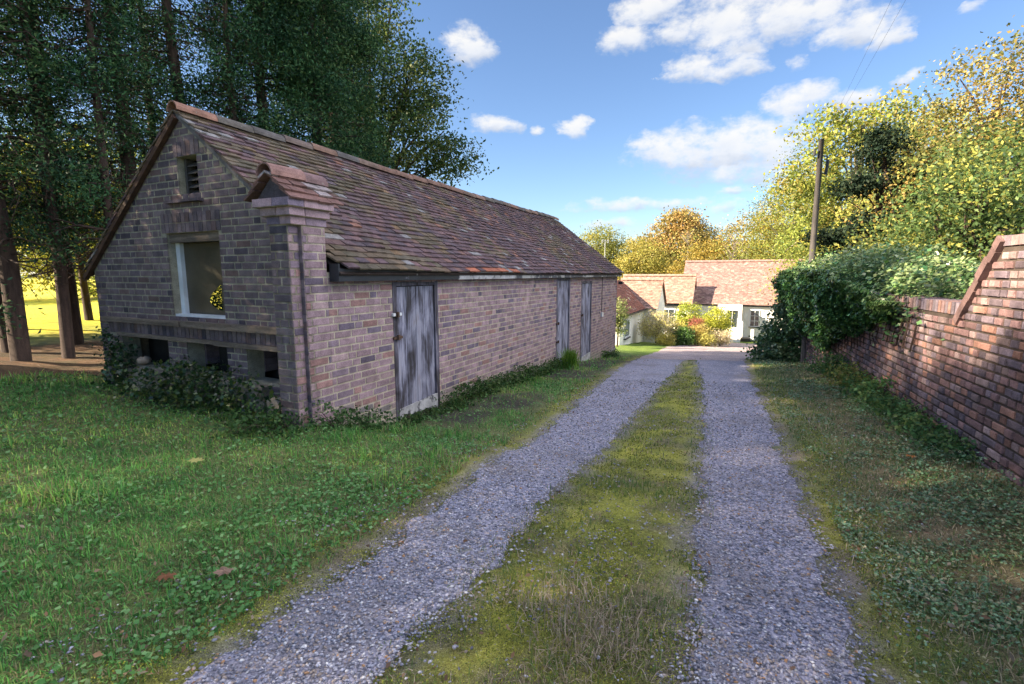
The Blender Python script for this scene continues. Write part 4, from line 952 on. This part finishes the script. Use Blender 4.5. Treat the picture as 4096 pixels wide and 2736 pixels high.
# ---- ivy over the wall
def ivy():
    rnd = R(301); n = 52000
    TT_ = [6.1, 7.0, 8.0, 9.0, 12, 15.3]; TP = [1.22, 1.40, 1.66, 1.88, 1.98, 1.85]
    t = 7.35 + rnd.rand(n) * 7.6
    fq = np.interp(t, [5.15, 11.3, 16], [1.95, 1.6, 1.35])
    bot = np.interp(t, [7.3, 7.7, 8.3, 10, 11.4, 12.3, 15], [1.30, 1.15, .95, .55, .0, .30, .3]) + (fbm(t, t * 0, 2.2, 4) - .5) * .45
    top = np.interp(t, TT_, TP) - .25; u = rnd.rand(n)
    z = bot + (top - bot) * u; bul = (.08 + .40 * np.sin(u * pi * .55)) * np.clip((t - 7.2) / 1.5, .2, 1)
    q = fq - bul + (fbm(t * 1.3, z * 1.6, 1.9, 12) - .5) * .75 - rnd.rand(n) * .08
    P1 = np.stack([A2[0] * t - B2[0] * q, A2[1] * t - B2[1] * q, z], 1)
    # mounded top, built from rounded lumps lying along the wall
    bl = []
    for k in range(26):
        tk_ = 6.5 + 8.3 * k / 25; rz = .30 + .12 * rnd.rand() + .12 * min(1, (tk_ - 6.3) / 2.5); tz = np.interp(tk_, TT_, TP)
        p = Q(tk_, np.interp(tk_, [5.15, 11.3, 16], [1.95, 1.6, 1.35]) + .12 + .55 * rnd.rand() * min(1, (tk_ - 5.8) / 2.5) + .9 * max(0, (8.2 - tk_) / 1.7), 0); bl.append((p[0], p[1], tz - rz + (rnd.rand() - .4) * .22, .5 + .25 * rnd.rand(), .5 + .25 * rnd.rand(), rz))
    P2, cid, cc = crown_points(bl, 46000, rnd, .10, 24, .82)
    P = np.concatenate([P1, P2]); n2 = len(P2); ntot = len(P)
    tq_t = A2[0] * P[:, 0] + A2[1] * P[:, 1]; tz = np.interp(tq_t, TT_, TP)
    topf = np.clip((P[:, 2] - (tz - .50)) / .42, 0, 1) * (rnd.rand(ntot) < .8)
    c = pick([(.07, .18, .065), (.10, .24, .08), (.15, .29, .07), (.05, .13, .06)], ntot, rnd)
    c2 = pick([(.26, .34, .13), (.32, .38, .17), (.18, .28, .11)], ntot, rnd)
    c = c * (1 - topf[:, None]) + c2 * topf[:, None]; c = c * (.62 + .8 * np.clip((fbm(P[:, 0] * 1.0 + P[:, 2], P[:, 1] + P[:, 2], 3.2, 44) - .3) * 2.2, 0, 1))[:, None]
    nr = np.zeros((ntot, 3)); nr[:n, 0] = B2[0]; nr[:n, 1] = B2[1]; nr[:n, 2] = .3; nr[n:, 2] = .8; nr[n:, 0] = B2[0] * .5; nr[n:, 1] = B2[1] * .5
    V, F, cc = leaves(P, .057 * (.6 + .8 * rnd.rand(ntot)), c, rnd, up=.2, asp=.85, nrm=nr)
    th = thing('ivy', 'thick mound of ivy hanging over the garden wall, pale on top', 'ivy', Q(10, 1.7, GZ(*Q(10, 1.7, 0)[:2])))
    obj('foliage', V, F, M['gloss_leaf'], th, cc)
    mb = MB()
    for j in range(26):
        t_ = 7 + j * .2 + rnd.rand() * .1; fq_ = np.interp(t_, [5.15, 11.3], [1.95, 1.6]); z_ = GZ(*Q(t_, fq_, 0)[:2])
        mb.tube([Q(t_, fq_ - .03, 1.1), Q(t_ + .1, fq_ - .05, .7), Q(t_ + rnd.rand() * .2, fq_ - .03, max(z_, np.interp(t_, [7, 10, 12], [.9, .3, z_])))], [.012, .01, .006], 4, cap=False)
    mb.build('stems', M['bark'], th)
ivy()
zb = -.75
tree('laurel_bush', 'dark green bush filling the corner left of the utility pole', 'bush', Q(15.0, 1.7, -1.05), 1.2, .06, [(-.2, 0, 1.0, .98, 1.0, 1.0), (.12, 0, 2.05, .88, .9, .85), (-.35, .2, .45, 1.0, 1.0, .6), (.7, .6, 1.6, 1.1, 1.2, 1.2)], 34000, .085, [(.045, .11, .05), (.07, .15, .06), (.10, .19, .07), (.14, .20, .10)], 320, m='gloss_leaf', clump=.10, nper=24, shell=.72, asp=.7)
# dark stump of a trunk behind the pole
sp_ = Q(13.6, 1.95, -.8); mb = MB(); mb.tube([(sp_[0], sp_[1], -1.1), (sp_[0], sp_[1], .2), (sp_[0] + .05, sp_[1], 1.3)], [.26, .22, .18], 10)
props(mb.build('tree_trunk', M['bark'], None, smooth=True), 'dark trunk in the shade under the ivy just right of the pole', 'tree trunk')

# ---- shrubs in the cottage garden (t, q, z extents)
def shrub(name, label, t, q, zc, rq, rz, n, ls, pal, seed, m='leaf', cat='shrub', rt2=None):
    p = Q(t, q, GZ(*Q(t, q, 0)[:2])); return tree(name, label, cat, p, max(.3, zc - p[2]), .04, [(0, 0, zc - p[2], rq, rt2 or rq, rz), (rq * .35, 0, (zc - p[2]) * .7, rq * .6, rq * .6, rz * .8), (-rq * .4, 0, (zc - p[2]) * .75, rq * .6, rq * .6, rz * .8)], n, ls, pal, seed, m=m, clump=.12, nper=20, shell=.5, limbs=14, group='shrubs in the cottage garden')
CR = [(.68, .62, .32), (.60, .56, .2), (.5, .42, .28)]
shrub('garden_shrub', 'pale cream leaved round shrub at the left of the cottage garden', 27.5, -4.3, -1.15, .95, .72, 8000, .07, CR, 401)
shrub('garden_shrub', 'small dark green rounded shrub in the middle of the garden bed', 27.8, -2.9, -1.75, .55, .48, 4500, .08, [(.06, .13, .03), (.10, .20, .04)], 402, 'gloss_leaf')
shrub('garden_shrub', 'tall yellow green shrub against the cottage middle wall', 30.5, -2.96, -.85, .75, .8, 6500, .09, [(.46, .50, .08), (.52, .52, .12), (.26, .34, .06)], 403)
shrub('garden_shrub', 'reddish leaved shrub between the tall shrub and the hedge', 29.2, -2.4, -1.15, .35, .3, 1800, .07, [(.42, .13, .10), (.34, .16, .10)], 404)
shrub('garden_hedge', 'clipped yellow green hedge in front of the porch', 30.2, -1.4, -1.05, .85, .72, 9000, .08, [(.50, .52, .07), (.58, .58, .10), (.34, .40, .06)], 405, cat='hedge', rt2=.5)
shrub('garden_shrub', 'bright yellow low shrub beside the pale round shrub', 27.0, -3.75, -1.9, .45, .34, 3000, .07, [(.70, .60, .14), (.64, .56, .2)], 406)
shrub('garden_shrub', 'glowing yellow shrub rising behind the small dark green one', 28.7, -3.35, -1.45, .45, .40, 3000, .07, [(.74, .66, .2), (.66, .58, .16)], 411)
shrub('garden_shrub', 'golden low shrub right of the dark rounded one', 28.6, -2.2, -1.5, .5, .36, 3000, .07, [(.62, .50, .16), (.56, .46, .16)], 407)
shrub('garden_shrub', 'pale pinkish low shrub at the foot of the porch', 29.2, -1.1, -1.85, .55, .36, 3500, .07, [(.64, .54, .40), (.58, .52, .28)], 408)
shrub('garden_shrub', 'low yellow shrub under the clipped hedge', 28.2, -1.8, -1.9, .5, .32, 2500, .07, [(.56, .50, .14), (.44, .42, .12)], 409)
shrub('climbing_plant', 'light leaved plant at the corner of the cottage wing behind the barn', 21.9, -5.15, -.15, .38, .62, 2200, .09, [(.26, .30, .10), (.16, .22, .07), (.40, .40, .18)], 410)

# ---- weeds at the gable foot and along the barn wall
def weeds(name, label, cat, pts, n, ls, pal, seed, hgt, m='leaf', spread=.2, group=None):
    rnd = R(seed); pts = np.array(pts, float); c0 = pts.mean(0); b = (c0[0], c0[1], GZ(c0[0], c0[1])); th = thing(name, label, cat, b, 0, group)
    i = rnd.randint(0, len(pts), n); p = pts[i] + rnd.normal(size=(n, 2)) * spread; z = G(p[:, 0], p[:, 1]) + np.abs(rnd.rand(n)) ** 1.3 * hgt * (.35 + 1.3 * fbm(p[:, 0], p[:, 1], 3.5, seed))
    V, F, c = leaves(np.column_stack([p, z]), ls * (.6 + .8 * rnd.rand(n)), pick(pal, n, rnd), rnd, up=.5, asp=.75); obj('foliage', V, F, M[m], th, c)
    mb = MB()
    for k in range(min(40, n // 40)):
        j = rnd.randint(0, n); x, y = pts[i[j]]; mb.tube([(x, y, GZ(x, y)), ((x + p[j, 0]) / 2, (y + p[j, 1]) / 2, z[j] * .7 + GZ(x, y) * .3 + .05), (p[j, 0], p[j, 1], z[j])], [.004, .003, .002], 3, cap=False)
    mb.build('stems', M['bark'], th); return th
gp = [S(GS - .35, w_, 0)[:2] for w_ in np.linspace(.5, 2.9, 22)] + [S(GS - .2, w_, 0)[:2] for w_ in np.linspace(1.2, 2.3, 16)]
weeds('bramble', 'dark bramble patch growing at the foot of the barn gable', 'bramble', gp, 3000, .045, [(.018, .05, .02), (.03, .075, .022), (.05, .10, .025), (.10, .13, .03)], 501, .40, 'gloss_leaf', .13)
weeds('bramble', 'short bramble shoots climbing the left end of the gable base', 'bramble', [S(GS - .12, w_, 0)[:2] for w_ in (3.3, 3.45, 3.6)], 900, .045, [(.018, .05, .02), (.03, .07, .02)], 502, .6, 'gloss_leaf', .07)
weeds('weed_clump', 'green weeds at the foot of the brick corner pier', 'weeds', [S(-.25, .15, 0)[:2], S(.1, -.2, 0)[:2], S(-.35, .4, 0)[:2], S(.5, -.2, 0)[:2]], 1800, .035, [(.05, .12, .03), (.09, .17, .05), (.03, .08, .02)], 503, .2, 'leaf', .16)
for k, (s_, l, h_) in enumerate([(1.75, 'ferny weeds under the nearest barn door', .06), (2.6, 'low dark grass clump just past the nearest barn door', .22), (3.6, 'green weed clump along the wall between the doors', .2), (4.8, 'rounded weed clump halfway along the barn wall', .24), (6.0, 'weeds just before the middle door', .2), (10.6, 'leafy weeds at the far end of the barn wall', .2)]):
    pp = [S(s_ + d, -.12 - .05 * abs(d), 0)[:2] for d in (-.5, -.3, -.1, .1, .3, .5)]
    weeds('weed_clump', l, 'weeds', pp, 1500, .035, [(.035, .09, .025), (.06, .14, .035), (.10, .16, .04)], 510 + k, h_, 'leaf', .10, 'weeds along the barn wall')
for k, (t_, l, h_, sp2) in enumerate([(7.0, 'leafy weeds at the foot of the garden wall, nearest clump', .22, .12), (7.9, 'weed clump against the middle of the garden wall', .3, .13), (8.9, 'yellowish weed clump against the garden wall before the ivy', .34, .14), (10.2, 'ivy shoots and weeds where the hanging ivy meets the verge', .4, .16), (5.9, 'small weeds under the raking coping', .16, .12)]):
    pp = [Q(t_ + d, np.interp(t_ + d, [5.15, 11.3], [1.95, 1.6]) - .16, 0)[:2] for d in (-.4, -.2, 0, .2, .4)]
    weeds('weed_clump', l, 'weeds', pp, 1500, .042, [(.06, .15, .05), (.10, .22, .07), (.16, .24, .07)] if k != 2 else [(.22, .28, .06), (.12, .2, .05), (.3, .26, .08)], 530 + k, h_, 'leaf', sp2, 'weeds along the garden wall')
def blades(P, h, w_, cols, rnd, lean=.5):
    n = len(P); P = np.asarray(P); a = rnd.rand(n) * 2 * pi; l = rnd.rand(n) * lean; b = a + pi / 2 + rnd.normal(size=n) * .3
    hv = np.asarray(h).reshape(-1) * np.ones(n); wv = np.asarray(w_).reshape(-1) * np.ones(n)
    sx_ = np.stack([np.cos(b) * wv, np.sin(b) * wv, np.zeros(n)], 1) * .5
    dn = np.stack([np.cos(a) * np.sin(l), np.sin(a) * np.sin(l), np.cos(l)], 1)
    dn2 = np.stack([np.cos(a) * np.sin(l * 1.9), np.sin(a) * np.sin(l * 1.9), np.cos(l * 1.9)], 1)
    mid = P + dn * hv[:, None] * .55; tip = mid + dn2 * hv[:, None] * .5
    V = np.stack([P - sx_, P + sx_, mid + sx_ * .7, mid - sx_ * .7, tip], 1).reshape(-1, 3); k = np.arange(n)[:, None] * 5
    # quad plus triangle stored as two quads (the second one closes on the tip)
    V = np.stack([P - sx_, P + sx_, mid + sx_ * .7, mid - sx_ * .7, mid - sx_ * .7, mid + sx_ * .7, tip + sx_ * .08, tip - sx_ * .08], 1).reshape(-1, 3)
    return V, np.arange(n * 8).reshape(n * 2, 4), np.repeat(cols, 8, axis=0)
rnd = R(520); c0 = S(6.35, -.35, 0)[:2]; P = np.column_stack([np.array(c0) + rnd.normal(size=(420, 2)) * .07]); z = G(P[:, 0], P[:, 1])
V, F, c = blades(np.column_stack([P, z]), .38 * (.6 + .6 * rnd.rand(420)), .016, pick([(.16, .30, .03), (.22, .36, .05), (.10, .22, .03)], 420, rnd), rnd, .45)
props(obj('grass_tuft', V, F, M['leaf'], None, c), 'tall bright yellow green grass tuft at the foot of the middle barn door', 'grass tuft')

# ------------------------------------------------------------------ ground cover near the viewer
def cone(n, r0, r1, rnd, a0=-62, a1=62, pw=0.):
    f = rnd.rand(n); r = r0 * (r1 / r0) ** f if pw == 0 else (r0 ** pw + (r1 ** pw - r0 ** pw) * f) ** (1 / pw)
    a = np.radians(a0 + (a1 - a0) * rnd.rand(n)); return r * np.sin(a), r * np.cos(a), r
def clear(x, y):  # not inside barn or garden wall
    t, q = tq(x, y); s_ = t - T0; w_ = -q - float(B2 @ P0)
    ib = (s_ > .2) & (s_ < LEN) & (w_ > -.02) & (w_ < WID) | (s_ > -.12) & (s_ < .3) & (w_ > -.01) & (w_ < .28)
    return ~ib & (q < np.interp(t, [5.15, 11.3, 16], [1.93, 1.58, 1.35]))
rnd = R(601)
x, y, r = cone(330000, 1.2, 15, rnd, pw=.35); t, q = tq(x, y); tk = trackness(t, q)
lawn = (q < np.interp(t, KT, LL) - .12); n1 = fbm(x, y, 1.1, 21); n3 = fbm(x, y, 2.3, 61)
edge = np.clip((np.interp(t, KT, LL) - q) / .5, 0, 1)
keep = clear(x, y) & lawn & (q > -8.6 - 1.6 * n1 * rnd.rand(len(x))) & (rnd.rand(len(x)) < np.clip(edge * (.45 + n3), .05, 1)) & ~((q > -3.5) & (t > 4.3) & (rnd.rand(len(x)) < np.clip((n1 - .35) * 4, 0, .85)))
x, y, r, n1, n3, q, t = [v[keep] for v in (x, y, r, n1, n3, q, t)]; n = len(x)
col = pick([(.06, .20, .045), (.085, .26, .055), (.13, .32, .075), (.045, .14, .035), (.20, .30, .09)], n, rnd)
tint = np.clip((fbm(x, y, .9, 131) - .4) * 4, 0, 1)[:, None]; col = col * (1.35 + tint * np.array([1.1, .45, .25])); dry = rnd.rand(n) < .10 + .15 * tint[:, 0] + .25 * np.exp(-((np.interp(t, KT, LL) - q) / .5) ** 2); col[dry] = pick([(.32, .27, .16), (.24, .19, .11)], int(dry.sum()), rnd)
V, F, c = blades(np.column_stack([x, y, G(x, y) - .004]), (.020 + .028 * n3) * (.6 + .8 * rnd.rand(n)) * (1 + r * .03) * (1 + 1.3 * (vn(x, y, 3.5, 140) > .78)), .0032 * (.7 + r * .38), col, rnd, 1.1)
props(obj('lawn_grass', V, F, M['leaf'], None, c), 'short green lawn grass left of the gravel track', 'grass', kind='stuff')
# clover and broad leaves in the lawn
x, y, r = cone(120000, 1.2, 12, rnd, pw=.35); t, q = tq(x, y); n1 = fbm(x, y, 1.7, 71); ed = np.interp(t, KT, LL)
keep = clear(x, y) & (q < ed - .15) & (q > -9) & (rnd.rand(len(x)) < np.clip((n1 - .32) * 2.6, .12, 1)) & ~((q > -3.5) & (t > 4.3) & (rnd.rand(len(x)) < .5))
x, y, r = x[keep], y[keep], r[keep]; n = len(x)
V, F, c = leaves(np.column_stack([x, y, G(x, y) + .012 + .03 * rnd.rand(n)]), .017 * (.6 + .9 * rnd.rand(n)) * (.85 + r * .13), pick([(.10, .26, .07), (.15, .34, .10), (.22, .40, .16), (.07, .19, .05)], n, rnd), rnd, up=1.4, asp=.85)
props(obj('clover', V, F, M['leaf'], None, c), 'clover and small broad leaves spread through the lawn', 'clover', kind='stuff')
# centre strip and rims: sparse short grass, straw
x, y, r = cone(110000, 1.1, 14, rnd, -30, 50, pw=.35); t, q = tq(x, y); tk = trackness(t, q); n3 = fbm(x, y, 2.6, 81)
inC = (q > np.interp(t, KT, LR) - .10) & (q < np.interp(t, KT, RL) + .10); pt = np.exp(-((x - .30) ** 2 / .10 + (y - 1.80) ** 2 / .12)); gt = np.exp(-((x - .86) ** 2 / .03 + (y - 3.22) ** 2 / .012))
keep = inC & (rnd.rand(len(x)) < np.clip((n3 - .40) * 3.4 + pt + gt * 2, .07, 1))
x, y, r, pt, gt = x[keep], y[keep], r[keep], pt[keep], gt[keep]; n = len(x); col = pick([(.14, .21, .05), (.20, .25, .06), (.10, .19, .05)], n, rnd); dry = rnd.rand(n) < .22 + .6 * pt - gt; col[dry] = pick([(.42, .33, .25), (.30, .24, .18), (.52, .43, .34)], int(dry.sum()), rnd)
V, F, c = blades(np.column_stack([x, y, G(x, y) - .003]), (.022 + .03 * rnd.rand(n)) * (1 + pt * 1.3 + gt * 1.0), .003 * (.7 + r * .35), col, rnd, 1.35)
props(obj('strip_grass', V, F, M['leaf'], None, c), 'sparse short grass and straw on the mossy strip between the tracks', 'grass', kind='stuff')
x, y, r = cone(330000, 1.1, 9, rnd, -50, 50, pw=.35); t, q = tq(x, y); n3 = fbm(x, y, 5, 83); n4 = fbm(x, y, 1.6, 85)
inC = (q > np.interp(t, KT, LR) - .06) & (q < np.interp(t, KT, RL) + .06); dR = np.minimum(np.abs(q - np.interp(t, KT, LL) + .12), np.abs(q - np.interp(t, KT, RR) - .2))
keep = (inC | (dR < .22)) & (rnd.rand(len(x)) < np.clip((n3 - .34) * 4, .03, 1)); x, y, r, n4 = x[keep], y[keep], r[keep], n4[keep]; n = len(x)
col = pick([(.30, .32, .05), (.40, .40, .07), (.18, .22, .045), (.11, .12, .04)], n, rnd, .35) * (.55 + 1.0 * n4[:, None])
V, F, c = leaves(np.column_stack([x, y, G(x, y) + .003 + .010 * rnd.rand(n)]), .0065 * (.6 + .8 * rnd.rand(n)) * (.8 + r * .25), col, rnd, up=.3, asp=.6)
props(obj('moss', V, F, M['leaf'], None, c), 'olive green moss on the strip and rims of the tracks', 'moss', kind='stuff')
# right verge: small ivy leaves and grass
x, y, r = cone(330000, 1.3, 15, rnd, 2, 66, pw=.4); t, q = tq(x, y); n3 = fbm(x, y, 1.9, 91); ed = np.interp(t, KT, RR)
keep = clear(x, y) & (q > ed + .12) & (rnd.rand(len(x)) < np.clip((n3 - .47) * 3.5 + np.clip((q - 1.15) / .5, 0, 1) * .9, .05, 1))
x, y, r, q = x[keep], y[keep], r[keep], q[keep]; n = len(x)
near = np.clip((q - 1.35) / .5, 0, 1)
V, F, c = leaves(np.column_stack([x, y, G(x, y) + .008 + (.025 + .08 * near) * rnd.rand(n)]), .0155 * (.5 + .9 * rnd.rand(n)) * (.75 + r * .12), pick([(.09, .19, .075), (.14, .27, .12), (.20, .34, .19), (.07, .14, .06), (.30, .30, .16)], n, rnd), rnd, up=1.2, asp=.8)
props(obj('verge_leaves', V, F, M['gloss_leaf'], None, c), 'low ivy leaves carpeting the verge beside the brick wall', 'ground cover', kind='stuff')
x, y, r = cone(130000, 1.3, 16, rnd, 2, 66, pw=.4); t, q = tq(x, y); n3 = fbm(x, y, 1.4, 95)
keep = clear(x, y) & (q > np.interp(t, KT, RR) + .1) & (rnd.rand(len(x)) < np.clip((n3 - .30) * 2.5, .28, .9)); x, y, r = x[keep], y[keep], r[keep]; n = len(x)
V, F, c = blades(np.column_stack([x, y, G(x, y) - .004]), (.03 + .03 * rnd.rand(n)), .003 * (.7 + r * .36), pick([(.12, .21, .05), (.18, .24, .08), (.40, .33, .20), (.46, .38, .25), (.10, .18, .06)], n, rnd), rnd, 1.2)
props(obj('verge_grass', V, F, M['leaf'], None, c), 'thin grass on the verge right of the gravel track', 'grass', kind='stuff')
# pebbles
def pebbles(x, y, s, col, rnd, name, label, cat):
    n = len(x); z = G(x, y) + .014 + s * .12; th = rnd.rand(n) * 2 * pi
    B_ = np.array([(1, 0, 0), (.35, .8, .1), (-.6, .7, 0), (-1, -.1, .05), (-.4, -.8, 0), (.6, -.65, .05), (.05, .1, .55), (0, 0, -.4)])
    V = B_[None] * (.75 + .5 * rnd.rand(n, 8, 1)) * s[:, None, None] * np.stack([np.ones(n), .6 + .4 * rnd.rand(n), .7 + .5 * rnd.rand(n)], 1)[:, None]
    c_, s_ = np.cos(th)[:, None], np.sin(th)[:, None]
    X = V[..., 0] * c_ - V[..., 1] * s_ + x[:, None]; Y = V[..., 0] * s_ + V[..., 1] * c_ + y[:, None]; Z = V[..., 2] + z[:, None]
    f = np.array([(i, (i + 1) % 6, 6) for i in range(6)] + [((i + 1) % 6, i, 7) for i in range(6)])
    F = (f[None] + np.arange(n)[:, None, None] * 8).reshape(-1, 3)
    props(obj(name, np.stack([X, Y, Z], -1).reshape(-1, 3), F, M['pebble'], None, np.repeat(col, 8, axis=0)), label, cat, kind='stuff')
M['pebble'] = mat('pebbles', attr=True, rough=.75, nz=.2, nscale=60, bump=0)
x, y, r = cone(110000, 1.1, 8.5, rnd, -48, 55, pw=.3); t, q = tq(x, y); keep = rnd.rand(len(x)) < np.where(trackness(t, q) > .5, 1, np.clip(trackness(t, q) * .8 + .22 * np.clip(fbm(x, y, 3, 66) * 2 - .7, 0, 1), 0, 1)); keep &= (q > -2.3) & (q < 1.1)
x, y, r = x[keep], y[keep], r[keep]; n = len(x); s = (.004 + .006 * rnd.rand(n) ** 2.2) * (.9 + r * .12)
col = pick([(.22, .225, .29), (.28, .285, .355), (.35, .35, .43), (.15, .15, .19), (.43, .42, .48), (.34, .28, .25)], n, rnd); k = rnd.rand(n); col[k < .03] = (.45, .26, .14); col[k > .965] = (.68, .66, .68)
pebbles(x, y, s, col, rnd, 'gravel_stones', 'loose blue grey gravel stones on the two wheel tracks', 'gravel')
# fallen leaves
x, y, r = cone(5200, 1.3, 12, rnd, -60, 60, pw=.5); keep = clear(x, y) & (rnd.rand(len(x)) < np.where((tq(x, y)[1] > .6) | (np.abs(tq(x, y)[1] + 2.1) < .35), 1, .16)); x, y = x[keep], y[keep]; n = len(x)
V, F, c = leaves(np.column_stack([x, y, G(x, y) + .03 + .01 * rnd.rand(n)]), .026 * (.5 + .9 * rnd.rand(n) + .4 * (rnd.rand(n) < .06)), pick([(.22, .12, .07), (.30, .20, .13), (.16, .10, .07), (.32, .26, .2)], n, rnd), rnd, up=.7, asp=.5)
props(obj('leaf_litter', V, F, M['leaf'], None, c), 'scattered small brown fallen leaves', 'fallen leaves', kind='stuff')
def one_leaf(name, label, x, y, s, col, seed):
    rr = R(seed); n = 9; z = float(G(x, y)) + .045; vs = [(x, y, z + .012)]
    for k in range(n * 2):
        a = pi * k / n; f = s * (1 if k % 2 else .62) * (.85 + .3 * rr.rand()); vs.append((x + cos(a) * f, y + sin(a) * f * .8, z + .02 * rr.rand()))
    fs = [(0, 1 + k, 1 + (k + 1) % (2 * n)) for k in range(2 * n)]
    props(obj(name, vs, fs, M['leaf'], None, [col] * len(vs)), label, 'fallen leaf')
one_leaf('fallen_leaf', 'orange fallen leaf on the verge near the brick wall', 3.46, 4.02, .045, (.62, .24, .08), 1)
one_leaf('fallen_leaf', 'pale yellow fallen leaf out on the lawn', -2.29, 3.35, .06, (.55, .50, .18), 2)
one_leaf('fallen_leaf', 'brown fallen leaf at the lower left edge of the lawn', -1.55, 2.0, .05, (.28, .12, .06), 3)
one_leaf('fallen_leaf', 'pinkish brown fallen leaf by the left rim of the track', -1.32, 2.05, .045, (.38, .24, .18), 4)
x = np.concatenate([rnd.normal(size=60) * .12 + v[0] for v in [(.55, 1.95)]]);
